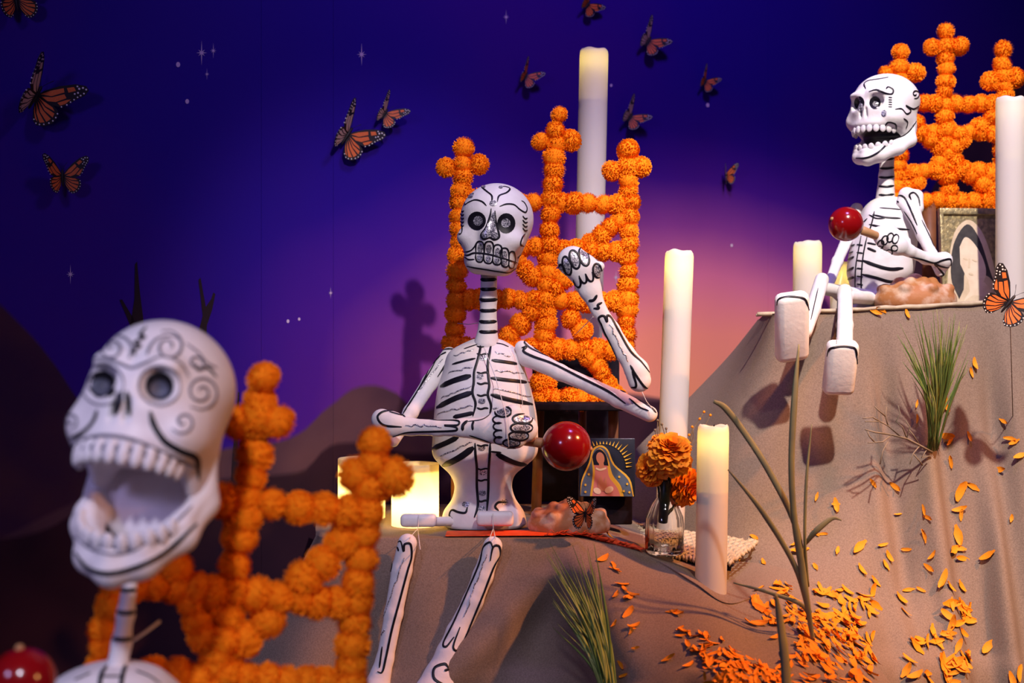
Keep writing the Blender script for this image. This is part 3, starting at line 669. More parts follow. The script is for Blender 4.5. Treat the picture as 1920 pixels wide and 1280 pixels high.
K = [(c1((270, 250), (300, 208), (350, 195), (400, 215), (440, 230), (480, 215), (540, 193), (600, 215), (630, 260)), 4), (c1(*ring(342, 285, 72, 68)), 3), (c1(*ring(532, 290, 70, 66)), 3.5),
     (c1(*spiral(560, 160, 10, 55, 30, -1.4)), 4), (c1(*spiral(375, 162, 8, 48, 150, 1.3)), 4), (c1(*spiral(670, 310, 10, 62, 200, 1.8)), 4), (c1((490, 190), (500, 160), (530, 130), (580, 125), (610, 150)), 4),
     (c1((430, 200), (440, 160), (415, 130), (385, 125)), 4), (c1(*spiral(650, 215, 4, 30, 0, 1.2)), 4), (c1(*spiral(235, 405, 4, 26, 0, 1.2)), 4), (c1(*spiral(610, 410, 4, 42, 40, 1.3)), 4), (c1((620, 150), (660, 180), (690, 215), (720, 230)), 4),
     (c1((240, 490), (290, 465), (350, 455), (430, 465), (520, 500), (600, 535), (650, 560)), 5), (c1((250, 790), (300, 830), (370, 850), (440, 840), (520, 790), (590, 740), (640, 690)), 4)]
strokes('scroll_line', tr, [(p, w_ * 1.4) for p, w_ in K], cr1, 'grey')
blobs('eye_rim', tr, [(c1(342, 285)[0], c1(342, 285)[1], 27, 27, 0), (c1(531, 290)[0], c1(531, 290)[1], 28, 28, 0)], cr1, 'black')
blobs('eye_floor', tr, [(c1(338, 296)[0], c1(338, 296)[1], 19, 18, 0), (c1(531, 302)[0], c1(531, 302)[1], 21, 20, 0)], cr1, 'socket', 0.0016)
blobs('nose_paint', tr, [(c1(392, 350)[0], c1(392, 350)[1], 8.5, 24, 16), (c1(428, 350)[0], c1(428, 350)[1], 6.5, 24, -6)], cr1, 'black', 0.0012)
nk = limb('neck', [(246, 1075, 1.15, 14), (236, 1150, 1.15, 15), (228, 1205, 1.15, 17), (216, 1275, 1.15, 22)], sk1)
tr = bvh(nk)
strokes('neck_band', tr, [([(225, 1105), (240, 1106), (257, 1105)], 7), ([(220, 1147), (236, 1149), (254, 1147)], 7), ([(212, 1197), (230, 1199), (248, 1197)], 7)], nk, 'black')
def ringloft(name, rings, parent, m='white', ex=2.4, seg=40, nv=6, y_=2.3, scal=None):
    """rounded body through rings (cx px, cy px, half width px, half depth m, depth Y)"""
    S = spline(rings, nv); V = []; Fc = []
    for (cx_, cy_, hw, hd, Y) in S:
        c = P(cx_, cy_, Y); w_ = hw * Y / F
        for k in range(seg):
            a = 2 * math.pi * k / seg; ca, sa = math.cos(a), math.sin(a)
            V.append(c + Vector((math.copysign(abs(ca) ** (2 / ex), ca) * w_, math.copysign(abs(sa) ** (2 / ex), sa) * hd, 0)))
    n = len(S)
    for i in range(n - 1):
        for k in range(seg):
            k2 = (k + 1) % seg; Fc.append((i * seg + k, (i + 1) * seg + k, (i + 1) * seg + k2, i * seg + k2))
    Fc.append(tuple(range(seg))); Fc.append(tuple((n - 1) * seg + k for k in range(seg))[::-1])
    return part(name, V, Fc, M[m], parent)
bz = 640 - FZ / 1.15 * F
to1 = ringloft('torso', [(214, 1243, 10, .012, 1.15), (212, 1252, 60, .03, 1.15), (208, 1275, 105, .045, 1.15), (200, 1330, 150, .06, 1.15), (190, 1480, 190, .07, 1.15), (185, 1640, 185, .07, 1.15), (185, 1720, 120, .05, 1.15), (185, 1850, 110, .05, 1.15), (185, bz, 150, .06, 1.15)], sk1)
tr = bvh(to1)
strokes('spine_line', tr, [([(200, 1248), (190, 1265), (186, 1290)], 7), ([(236, 1246), (230, 1265), (226, 1290)], 7), ([(190, 1268), (230, 1268)], 5), ([(255, 1258), (280, 1268), (300, 1282)], 4), ([(170, 1262), (140, 1275)], 4)], to1, 'black')
string(sk1, [(250, 1200, 1.16), (275, 1183, 1.17), (300, 1164, 1.18)], 0.0014)
limb('upper_arm', [(110, 1330, 1.13, 30), (50, 1420, 1.10, 26), (10, 1500, 1.06, 24)], sk1, 0.7)
limb('forearm', [(10, 1500, 1.06, 24), (40, 1430, 1.02, 22), (52, 1370, 0.99, 32)], sk1, 0.8)
limb('upper_arm', [(300, 1330, 1.15, 30), (340, 1430, 1.15, 26), (360, 1540, 1.14, 24)], sk1, 0.7)
limb('thigh', [(140, bz - 40, 1.12, 32), (130, bz - 30, 0.95, 34)], sk1)
limb('thigh', [(240, bz - 40, 1.12, 32), (260, bz - 30, 0.95, 34)], sk1)

def maraca(label, c, r, h0, h1, hr):
    t = thing('maraca', label, 'maraca', c - Vector((0, 0, r)), 'red maracas held by the skeletons')
    V, Fc = ball(c, r, 40, 24); part('gourd', V, Fc, M['red'], t)
    d = (c - h1).normalized()
    V, Fc = tube([h0, h1, c - d * r * 0.9], [hr * 0.9, hr, hr * 1.05], 14); part('handle', V, Fc, M['wood'], t)
    V, Fc = ball(c + d * r * 0.99, hr * 0.45, 12, 8); part('peg', V, Fc, M['wood'], t)
maraca('dark red maraca at the bottom left beside the front skeleton', P(42, 1276, 1.0), 61 / F * 1.0, P(52, 1440, 1.0), P(50, 1370, 1.0), 0.008)

# --- middle skeleton
YM = 2.30
sk2 = thing('skeleton_figure', 'white skeleton with glittered closed skull and raised hand, seated in the middle', 'skeleton', (P(910, 985, 2.33).x, 2.33, TZ), 'painted papier mache skeletons')
MX = Matrix.Translation(P(929, 431, YM)) @ Euler((math.radians(2), math.radians(5), math.radians(-11)), 'XYZ').to_matrix().to_4x4()
def egg(X, Y, Z):
    A = np.abs(X)
    d = sd_ell(X, Y, Z, (0, 0.006, 0.020), (0.0655, 0.076, 0.064))
    d = smin(d, sd_box(X, Y, Z, (0, -0.018, -0.046), (0.044, 0.046, 0.036), 0.026), 0.035)
    d = smin(d, sd_ell(A, Y, Z, (0.040, -0.040, -0.018), (0.018, 0.016, 0.012)), 0.02)
    d = smin(d, sd_ell(X, Y, Z, (0, -0.066, -0.012), (0.010, 0.010, 0.018)), 0.014)
    d = smax(d, -sd_ell(A, Y, Z, (0.0265, -0.085, 0.012), (0.016, 0.022, 0.016)), 0.010)
    return d
V, Fc = nets(egg, (-0.085, -0.10, -0.10), (0.085, 0.10, 0.10), 0.0022)
cr2 = part('skull', xform(V, MX), Fc, M['white'], sk2)
tr = bvh(cr2); c2 = crop(3.2, 660, 320); c3 = crop(3.0, 620, 600)
blobs('eye_paint', tr, [(894.5, 414, 17, 17.5, 0), (949, 418.5, 17, 19, 0)], cr2, 'black')
blobs('eye_glitter', tr, [(897, 414, 9, 9.5, 0), (948, 418, 8.5, 9, 0), (884, 367, 5, 3.5, -20), (925, 381, 7, 5, 0), (907, 350.5, 4, 2, 0), (939, 351.5, 4, 2.2, 0)], cr2, 'glitter', 0.0015)
blobs('nose_glitter', tr, [(924, 412, 4.5, 14, 8), (920, 428, 9, 12, 14), (911, 439, 7, 7, 0), (927, 441, 7, 6, 0)], cr2, 'glitter', 0.0012)
K = [([(921, 391), (919, 404), (911.5, 426), (902, 440), (907, 448), (918, 445), (927, 449), (936, 443), (931, 423), (929, 410), (928, 395)], 3.4),
     ([(912.5, 386), (904, 378), (891, 374.7), (879, 379), (872, 383), (872, 372), (881, 364), (889, 363)], 2.6), ([(936.6, 387), (950, 382.5), (964, 384), (975, 393), (985, 398), (988, 390), (983, 380), (977, 376)], 2.8),
     ([(922.5, 378), (922, 367), (913, 359), (903, 351)], 2.8), ([(932.5, 378), (936, 367), (950, 361), (956, 354), (948, 350), (940, 350)], 2.8),
     ([(866, 478), (878, 478), (891, 474), (919, 477), (945, 485), (970, 493)], 3.0), ([(863, 496), (885, 501), (910, 505), (935, 509), (954, 511), (966, 503)], 3.2),
     ([(868, 473), (882, 470), (890, 462), (893, 455)], 2.2), ([(868, 479), (878, 486), (890, 486)], 2.2),
     ([(984, 438), (978, 448), (976, 458), (982, 462)], 3.0), ([(990, 455), (984, 470), (976, 478), (970, 484)], 2.4), ([(988, 470), (982, 490), (972, 502)], 2.4)]
for i in range(4): K.append((c2((1022, 270 + 24 * i), (1038, 288 + 24 * i), (1052, 284 + 24 * i)), 2.6))
for i in range(5): K.append((c2((652, 238 + 22 * i), (662, 246 + 22 * i), (674, 240 + 22 * i)), 2.8))
for x, y, w_ in ((768, 458, 24), (822, 458, 26), (874, 478, 25), (915, 498, 24), (960, 518, 18)):
    K.append((c2((x - w_, y + 38), (x - w_, y - 10), (x - w_ * .5, y - 32), (x + w_ * .5, y - 32), (x + w_, y - 10), (x + w_, y + 42)), 2.6))
for x, y, w_ in ((765, 516, 22), (818, 524, 26), (870, 532, 25), (918, 545, 22), (956, 555, 16)):
    K.append((c2((x - w_, y - 20), (x - w_, y + 10), (x - w_ * .5, y + 28), (x + w_ * .5, y + 30), (x + w_, y + 12), (x + w_, y - 14)), 2.6))
K.append((c2(*ring(648, 350, 14, 30, 0, 200, 480)), 2.4)); K.append((c2((640, 430), (655, 440), (645, 460), (660, 478)), 2.4))
strokes('painted_line', tr, K, cr2, 'black')
blobs('tooth_glitter', tr, [(*c2(x, y), 5, 8, 0) for x, y in ((770, 465), (822, 468), (874, 488), (915, 506))] + [(*c2(x, y), 5, 6, 0) for x, y in ((766, 520), (818, 528), (870, 538), (915, 548))], cr2, 'glitter', 0.0006)
nk = limb('neck', [(917, 505, 2.31, 15.5), (916, 560, 2.31, 15.5), (915, 610, 2.31, 16.5), (912, 645, 2.31, 24)], sk2)
tr = bvh(nk); strokes('neck_band', tr, [([(899, y), (908, y + 1.5), (922, y + 1), (934, y)], 5.5) for y in (523, 541, 561, 581, 602, 621)], nk, 'black')
to2 = ringloft('torso', [(912, 632, 12, .012, 2.33), (912, 640, 36, .03, 2.33), (908, 660, 66, .05, 2.33), (908, 690, 76, .062, 2.33), (908, 730, 88, .072, 2.33), (910, 775, 96, .076, 2.33), (910, 820, 99, .076, 2.33), (909, 850, 98, .074, 2.33), (907, 868, 84, .066, 2.33), (905, 888, 62, .056, 2.33), (906, 910, 54, .05, 2.33), (907, 935, 60, .052, 2.33), (907, 958, 75, .056, 2.33), (908, 978, 79, .056, 2.33), (908, 985, 74, .054, 2.33)], sk2, nv=7)
tr = bvh(to2)
K = [(c3((845, 120), (840, 170), (825, 230), (808, 290), (805, 350), (798, 410), (815, 470), (800, 540)), 4.0), (c3((905, 120), (895, 180), (884, 250), (886, 310), (892, 370), (884, 420), (902, 480), (893, 535)), 4.0),
     (c3((812, 690), (815, 760), (822, 830), (822, 930), (828, 1040), (808, 1110)), 4.0), (c3((897, 690), (895, 750), (888, 850), (886, 960), (878, 1080)), 4.0)]
for y in (145, 188, 292, 352, 418, 492, 700, 832, 895, 1012): K.append((c3((822, y), (845, y + 8), (868, y + 2), (888, y + 4)), 3.2))
for pts, w_ in ((((830, 135), (790, 148), (750, 162)), 2.6), (((815, 215), (750, 230), (685, 248)), 3.6), (((790, 312), (700, 338), (618, 372)), 9), (((800, 405), (700, 440), (596, 492)), 8.5), (((808, 520), (740, 535), (690, 545)), 6.5),
                (((720, 655), (650, 690), (572, 722)), 8), (((805, 715), (720, 775), (615, 828)), 10), (((910, 128), (960, 134), (1000, 150)), 3), (((905, 225), (980, 235), (1052, 246)), 5.5), (((900, 325), (1000, 338), (1135, 352)), 6),
                (((900, 418), (1000, 446), (1158, 478)), 7), (((930, 752), (1020, 795), (1100, 815), (1165, 805)), 8.5), (((900, 738), (960, 745)), 3), (((770, 1050), (758, 1082), (720, 1080), (682, 1068), (668, 1098), (685, 1116)), 3.6), (((990, 1025), (945, 1024), (925, 1048), (945, 1072)), 3.6)):
    K.append((c3(*pts), w_))
strokes('painted_rib', tr, K, to2, 'black')
blobs('spine_glitter', tr, [(*c3(x, y), 7, 5.5, 0) for x, y in ((870, 128), (857, 212), (842, 316), (850, 455), (850, 718), (856, 855), (853, 972), (850, 1060), (760, 1035), (978, 1022))], to2, 'glitter')
K = [(wig(c3(*a), c3(*b)), 2.6) for a, b in (((810, 165), (690, 200)), ((800, 262), (660, 300)), ((790, 375), (620, 435)), ((800, 480), (600, 525)), ((800, 680), (600, 775)), ((920, 180), (1010, 205)), ((920, 285), (1080, 300)), ((915, 385), (1130, 430)), ((910, 500), (940, 490)))]
strokes('rib_glitter', tr, K, to2, 'glitter')
# arms
ar = limb('upper_arm', [(842, 664, 2.34, 14), (806, 717, 2.32, 15), (770, 773, 2.28, 14), (738, 828, 2.25, 10)], sk2, 0.8)
tr = bvh(ar); strokes('painted_line', tr, [(c3((560, 240), (600, 190), (640, 165), (690, 165), (700, 185), (660, 230), (600, 320)), 3.2), (c3((620, 195), (560, 270), (500, 380), (410, 520)), 3.2), (c3((600, 215), (540, 320), (400, 540)), 2.4), (c3((650, 180), (620, 195)), 3)], ar, 'black')
strokes('arm_glitter', tr, [(wig(c3(640, 210), c3(480, 420)), 2.4)], ar, 'glitter')
fa = limb('forearm', [(716, 786, 2.20, 20), (735, 795, 2.20, 23), (770, 800, 2.20, 16), (820, 802, 2.19, 15), (868, 802, 2.18, 17), (915, 805, 2.17, 24), (958, 806, 2.16, 33), (984, 804, 2.16, 25)], sk2, 0.62, extra=([(928, 790, 2.17, 18), (962, 778, 2.16, 20)], [(950, 815, 2.165, 20), (968, 822, 2.16, 18)]))
tr = bvh(fa)
K = [(c3((420, 545), (370, 515), (300, 513), (264, 545), (300, 590), (400, 600)), 3.6), (c3((330, 515), (450, 545), (600, 562), (712, 565), (714, 590), (640, 592), (700, 600), (702, 620), (580, 626), (430, 632), (350, 655)), 3.2),
     (c3((770, 565), (745, 590), (742, 620)), 5), (c3((805, 568), (798, 590), (800, 618)), 4), (c3((780, 648), (880, 682), (960, 715), (1040, 720)), 3.4), (c3((770, 570), (860, 555), (930, 500)), 1.8)]
fo = [(970, 515, 46, 30), (1080, 555, 56, 28), (1075, 605, 62, 28), (1058, 650, 56, 26), (1018, 690, 48, 22)]
for x, y, a, b in fo: K.append((c3(*ring(x, y, a, b)), 3.4))
for x, y in ((945, 560), (948, 598), (950, 640), (952, 676)): K.append((c3(*ring(x, y, 32, 21, 0, 60, 300)), 3.0))
strokes('painted_line', tr, K, fa, 'black')
blobs('finger_glitter', tr, [(*c3(x, y), a / 3 * .75, b / 3 * .7, 0) for x, y, a, b in fo], fa, 'glitter', 0.0006)
strokes('arm_glitter', tr, [(wig(c3(420, 590), c3(630, 598), 10, 2.2), 2.6)], fa, 'glitter')
ua = limb('upper_arm', [(979, 652, 2.30, 14), (990, 668, 2.30, 19), (1050, 698, 2.27, 15), (1110, 724, 2.24, 14), (1160, 748, 2.21, 16), (1218, 776, 2.17, 15)], sk2, 0.75)
tr = bvh(ua)
K = [(c3((1230, 205), (1150, 160), (1110, 115), (1090, 125), (1120, 155), (1180, 185), (1300, 240), (1420, 300)), 3.4), (c3((1075, 155), (1100, 150), (1085, 175), (1140, 205), (1250, 245), (1400, 320), (1560, 400), (1660, 470)), 4.0), (c3((1320, 250), (1480, 330), (1600, 380), (1700, 430), (1800, 490), (1830, 520)), 3.2), (c3((1680, 440), (1740, 490), (1790, 510)), 2.6)]
strokes('painted_line', tr, K, ua, 'black')
rh = limb('forearm', [(1074, 490, 2.16, 29), (1094, 506, 2.16, 29), (1106, 542, 2.16, 21), (1122, 579, 2.16, 14), (1146, 618, 2.16, 15.5), (1172, 662, 2.16, 17), (1194, 694, 2.16, 22), (1199, 713, 2.16, 22)], sk2, 0.62, extra=([(1105, 512, 2.16, 14), (1125, 499, 2.155, 9)],))
tr = bvh(rh)
fo = [(1290, 570, 24, 56, -14), (1336, 532, 28, 56, -16), (1392, 515, 28, 56, -16), (1262, 610, 18, 48, -14), (1472, 600, 26, 42, -10)]
K = [(c2(*ring(x, y, a, b, an)), 3.6) for x, y, a, b, an in fo]
for x, y in ((1318, 690), (1350, 660), (1385, 635), (1425, 625)): K.append((c2(*ring(x, y, 20, 40, -18, -20, 200)), 3.4))
K += [(c2((1470, 745), (1450, 775), (1420, 780)), 4.5), (c2((1500, 790), (1475, 805), (1480, 825), (1450, 825)), 4.0), (c2((1500, 640), (1500, 700), (1515, 780)), 2.4),
      (c2((1530, 1000), (1500, 930), (1480, 885), (1510, 870), (1530, 905), (1530, 870), (1555, 880), (1600, 960), (1670, 1080), (1740, 1150), (1795, 1230), (1795, 1290), (1760, 1300), (1700, 1220), (1670, 1165)), 3.8),
      (c2((1500, 940), (1560, 1060), (1610, 1180), (1630, 1280), (1690, 1300), (1705, 1280), (1680, 1200)), 3.6)]
strokes('painted_line', tr, K, rh, 'black')
blobs('finger_glitter', tr, [(*c2(x, y), a / 3.2 * .75, b / 3.2 * .75, an) for x, y, a, b, an in fo], rh, 'glitter', 0.0006)
strokes('arm_glitter', tr, [(wig(c2(1540, 910), c2(1660, 1150), 12, 2.4), 2.4)], rh, 'glitter')
# legs
def block(name, x0, x1, y0, y1, Y, dep, root, bev=0.008, tilt=None):
    a, b = P(x0, y1, Y), P(x1, y0, Y)
    V, Fc = box(a.x, b.x, Y, Y + dep, a.z, b.z, bev)
    if tilt:
        c = Vector(((a.x + b.x) / 2, Y, (a.z + b.z) / 2)); Mx = Matrix.Translation(c) @ tilt.to_matrix().to_4x4() @ Matrix.Translation(-c); V = xform(V, Mx)
    return part(name, V, Fc, M['white'], root)
for x0, x1, y0, y1, xb in ((750, 818, 965, 989, 868), (893, 963, 960, 987, 938)):
    k = block('thigh', x0, x1, y0, y1, 2.235, 0.025, sk2, 0.007)
    limb('thigh', [((x0 + x1) / 2 + 18, y1 - 11, 2.26, 9), (xb, 976, 2.31, 9)], sk2)
lg1 = limb('shin', [(764, 1018, 2.165, 18), (753, 1069, 2.165, 19), (738, 1150, 2.16, 17), (722, 1235, 2.155, 16), (706, 1290, 2.15, 24), (690, 1330, 2.13, 34)], sk2, 0.75)
lg2 = limb('shin', [(924, 1023, 2.16, 18), (905, 1080, 2.16, 19), (886, 1128, 2.155, 19), (858, 1185, 2.15, 21), (842, 1225, 2.145, 24), (828, 1270, 2.14, 34), (812, 1310, 2.13, 44)], sk2, 0.75)
c6 = crop(2.743, 560, 960)
tr = bvh(lg1)
strokes('painted_line', tr, [(c6((515, 200), (505, 165), (525, 150), (540, 200), (545, 165), (575, 165), (580, 230), (560, 300), (520, 450), (480, 600), (450, 740), (430, 820), (405, 820)), 3.6), (c6((500, 180), (470, 330), (430, 520), (405, 620)), 3.0), (c6((430, 690), (415, 800)), 3.2)], lg1, 'black')
strokes('leg_glitter', tr, [(wig(c6(540, 230), c6(430, 560), 14, 2.0), 2.4), (wig(c6(440, 600), c6(425, 640), 4, 2), 3)], lg1, 'glitter')
tr = bvh(lg2)
strokes('painted_line', tr, [(c6((985, 250), (1000, 180), (1030, 175), (1035, 220), (1000, 290), (950, 420), (900, 540), (850, 660), (820, 710), (795, 690), (830, 590)), 3.8), (c6((1000, 190), (985, 155), (950, 180), (930, 260), (880, 380), (800, 560), (745, 670), (760, 690), (800, 640)), 3.6), (c6((770, 800), (750, 780), (700, 800), (695, 850), (730, 880), (780, 900)), 4.5), (c6((775, 805), (750, 815)), 4)], lg2, 'black')
strokes('leg_glitter', tr, [(wig(c6(965, 215), c6(850, 540), 14, 2.0), 2.4)], lg2, 'glitter')
string(sk2, [(785, 965, 2.232), (784, 990, 2.225), (768, 1008, 2.15)]); string(sk2, [(783, 990, 2.225), (788, 1030, 2.14)])
string(sk2, [(924, 962, 2.23), (925, 990, 2.22), (917, 1012, 2.14)]); string(sk2, [(925, 990, 2.22), (929, 1010, 2.14)])
string(sk2, [(908, 652, 2.262), (930, 710, 2.245), (948, 775, 2.14), (954, 838, 2.13)]); string(sk2, [(962, 650, 2.29), (975, 700, 2.28), (980, 760, 2.26)])
string(sk2, [(1112, 594, 2.15), (1086, 620, 2.3), (1078, 628, 2.42)]); string(sk2, [(1204, 735, 2.14), (1212, 752, 2.155), (1222, 765, 2.15)]); string(sk2, [(858, 606, 2.45), (880, 608, 2.4), (900, 604, 2.33)])
maraca('red maraca ball beside the crossed hand of the middle skeleton', P(1062, 836, 2.17), 46.5 / F * 2.17, P(950, 822, 2.20), P(1006, 829, 2.18), 0.0085)

# --- right skeleton on the tall tier
YR = 2.66
sk3 = thing('skeleton_figure', 'white skeleton with turned open mouthed skull sitting up on the tall right tier', 'skeleton', (P(1650, 555, YR).x, YR, rz(1650)), 'painted papier mache skeletons')
MX = pose(P(1625, 193, 2.62), -4, 0, -50, (0.97, 0.97, 0.93))
cr3, jw3 = open_skull(sk3, MX, math.radians(16), m='white', tooth=TOOTHP, nt=11, backplate=False, tsz=(0.0066, 0.0036, 0.0085, 1))
tr = bvh(cr3, jw3); c4 = crop(3.2, 1400, 20); c5 = crop(3.048, 1400, 360)
blobs('eye_paint', tr, [(*c4(676, 555), 10, 13, 0), (*c4(770, 552), 11, 12, 0)], cr3, 'black')
blobs('eye_glitter', tr, [(*c4(688, 585), 5, 9, 0), (*c4(772, 560), 6, 6, 0), (*c4(825, 615), 5, 6, 0)], cr3, 'glitter', 0.0014)
K = [(c4((735, 485), (780, 475), (830, 495), (870, 500), (878, 475), (850, 458), (835, 470)), 2.4), (c4(*spiral(1012, 500, 4, 28, 0, 1.3)), 2.2), (c4((890, 592), (930, 590), (960, 620), (985, 600), (955, 570), (1000, 590), (1035, 570)), 2.4),
     (c4((655, 885), (720, 882), (790, 850), (860, 785), (950, 745), (1000, 690), (1040, 620)), 2.4), (c4((830, 690), (850, 670), (890, 680), (900, 710)), 2.2), (c4((940, 645), (965, 670), (955, 710)), 2.0), (c4((715, 470), (705, 440), (730, 420), (790, 410), (850, 400)), 2.0)]
K += [(c4((850, 520 + 14 * i), (872, 522 + 14 * i)), 1.6) for i in range(5)]
strokes('painted_line', tr, [(p, w_ * 1.25) for p, w_ in K], cr3, 'black')
nk = limb('neck', [(1664, 268, 2.67, 13), (1662, 330, 2.67, 13.5), (1660, 372, 2.67, 18)], sk3)
tr = bvh(nk); strokes('neck_band', tr, [([(1648, y + 1), (1662, y + 2), (1676, y)], 3.6) for y in (280, 297, 314, 331, 348, 364)], nk, 'black')
zb = 640 - rz(1650) / YR * F
to3 = ringloft('torso', [(1664, 368, 10, .01, YR), (1668, 376, 34, .026, YR), (1670, 394, 52, .045, YR), (1664, 425, 56, .055, YR), (1655, 470, 60, .06, YR), (1650, 510, 60, .06, YR), (1645, 532, 50, .05, YR), (1643, 548, 46, .048, YR), (1643, 570, 54, .05, YR), (1643, zb, 56, .05, YR)], sk3)
tr = bvh(to3)
K = [(c5((655, 250), (640, 330), (625, 420), (620, 520), (625, 600)), 2.6), (c5((690, 250), (672, 330), (660, 420), (655, 520), (660, 600)), 2.6), (c5((720, 130), (800, 145), (880, 150)), 3), (c5((700, 185), (800, 205), (930, 215)), 3.4), (c5((660, 390), (740, 420), (820, 440), (895, 435)), 5.5), (c5((660, 470), (740, 490), (820, 512), (880, 500)), 5), (c5((560, 320), (620, 300)), 3), (c5((570, 390), (615, 370)), 4), (c5((575, 450), (615, 430)), 4), (c5((690, 320), (740, 340)), 4)]
K += [(c5((630, 300 + 45 * i), (665, 305 + 45 * i)), 2.6) for i in range(7)]
K += [(c5(*q), w_) for q, w_ in ((((700, 130), (740, 150), (790, 150)), 2.4), (((690, 150), (660, 190), (690, 240)), 2.6), (((730, 110), (720, 160), (700, 230)), 2.4), (((760, 260), (850, 270), (930, 265)), 3.2), (((575, 500), (615, 485)), 4), (((570, 355), (610, 340)), 2.4), (((760, 90), (830, 95), (880, 100)), 2.4), (((690, 290), (740, 300)), 3))]
strokes('painted_rib', tr, K, to3, 'black')
ua = limb('upper_arm', [(1700, 366, 2.62, 14), (1694, 380, 2.62, 12), (1712, 400, 2.60, 14), (1730, 440, 2.58, 12), (1748, 478, 2.56, 10), (1762, 510, 2.55, 9)], sk3, 0.8, extra=([(1700, 366, 2.62, 14), (1718, 368, 2.62, 12), (1720, 390, 2.61, 12)],))
tr = bvh(ua); strokes('painted_line', tr, [(c5((870, 60), (850, 40), (870, 20), (900, 30), (925, 75), (950, 130), (975, 190)), 2.8), (c5((940, 45), (930, 15), (955, 3), (980, 30), (990, 80)), 2.8), (c5((900, 110), (940, 170), (975, 240)), 2.4), (c5((1000, 160), (1040, 240), (1070, 310)), 2.2)], ua, 'black')
fa = limb('forearm', [(1640, 438, 2.50, 10), (1660, 446, 2.49, 20), (1682, 460, 2.49, 18), (1705, 470, 2.50, 11), (1735, 484, 2.52, 11), (1770, 488, 2.54, 15), (1764, 510, 2.55, 9)], sk3, 0.7, extra=([(1648, 432, 2.50, 8), (1668, 428, 2.50, 9), (1700, 452, 2.50, 8)],))
tr = bvh(fa)
K = [(c5(*ring(x, y, 17, 26, 20)), 2.4) for x, y in ((790, 275), (820, 260), (850, 268), (765, 300))] + [(c5(*ring(x, y, 18, 16)), 2.2) for x, y in ((760, 325), (785, 345), (815, 345), (845, 320))]
K += [(c5((930, 370), (1000, 385), (1070, 405), (1120, 390), (1165, 385), (1160, 430), (1110, 425), (1075, 410), (1110, 450), (1125, 475), (1090, 480)), 3.2)]
strokes('painted_line', tr, K, fa, 'black')
limb('upper_arm', [(1606, 392, 2.72, 12), (1592, 440, 2.68, 11), (1570, 490, 2.62, 10), (1552, 540, 2.58, 9)], sk3, 0.8)
limb('forearm', [(1552, 540, 2.58, 9), (1575, 556, 2.58, 9), (1600, 560, 2.6, 11)], sk3, 0.8)
tl = Euler((math.radians(26), math.radians(-8), math.radians(4)), 'XYZ'); tl2 = Euler((math.radians(24), 0, 0), 'XYZ')
limb('thigh', [(1628, 556, 2.62, 13), (1540, 540, 2.50, 12)], sk3); limb('thigh', [(1650, 560, 2.62, 13), (1590, 556, 2.48, 12)], sk3)
s1 = limb('shin', [(1541, 524, 2.50, 13), (1524, 580, 2.42, 14), (1507, 620, 2.34, 16)], sk3)
s2 = limb('shin', [(1584, 546, 2.49, 14), (1584, 610, 2.40, 15), (1583, 665, 2.33, 16)], sk3)
f1 = block('foot', 1458, 1522, 549, 690, 2.285, 0.032, sk3, 0.013, tl); f2 = block('foot', 1550, 1609, 642, 750, 2.275, 0.032, sk3, 0.011, tl2)
tr = bvh(s1, s2, f1, f2)
strokes('painted_line', tr, [([(1571, 560), (1570, 600), (1568, 645)], 1.8), ([(1534, 540), (1520, 600)], 1.6)], s2, 'black')
tr = bvh(f1, f2)
for pts, wd, ft in (([(1457, 572), (1460, 561), (1475, 556), (1496, 557), (1510, 562), (1518, 585), (1523, 615), (1526, 630)], 3.5, f1), ([(1551, 668), (1555, 655), (1570, 650), (1592, 650), (1604, 655), (1607, 675), (1607, 700)], 3.5, f2)): strokes('painted_rim', tr, [(pts, wd)], ft, 'black')
maraca('bright red maraca held up by the skeleton on the right tier', P(1586, 420, 2.46), 32.5 / F * 2.46, P(1668, 452, 2.50), P(1628, 436, 2.48), 0.0085)

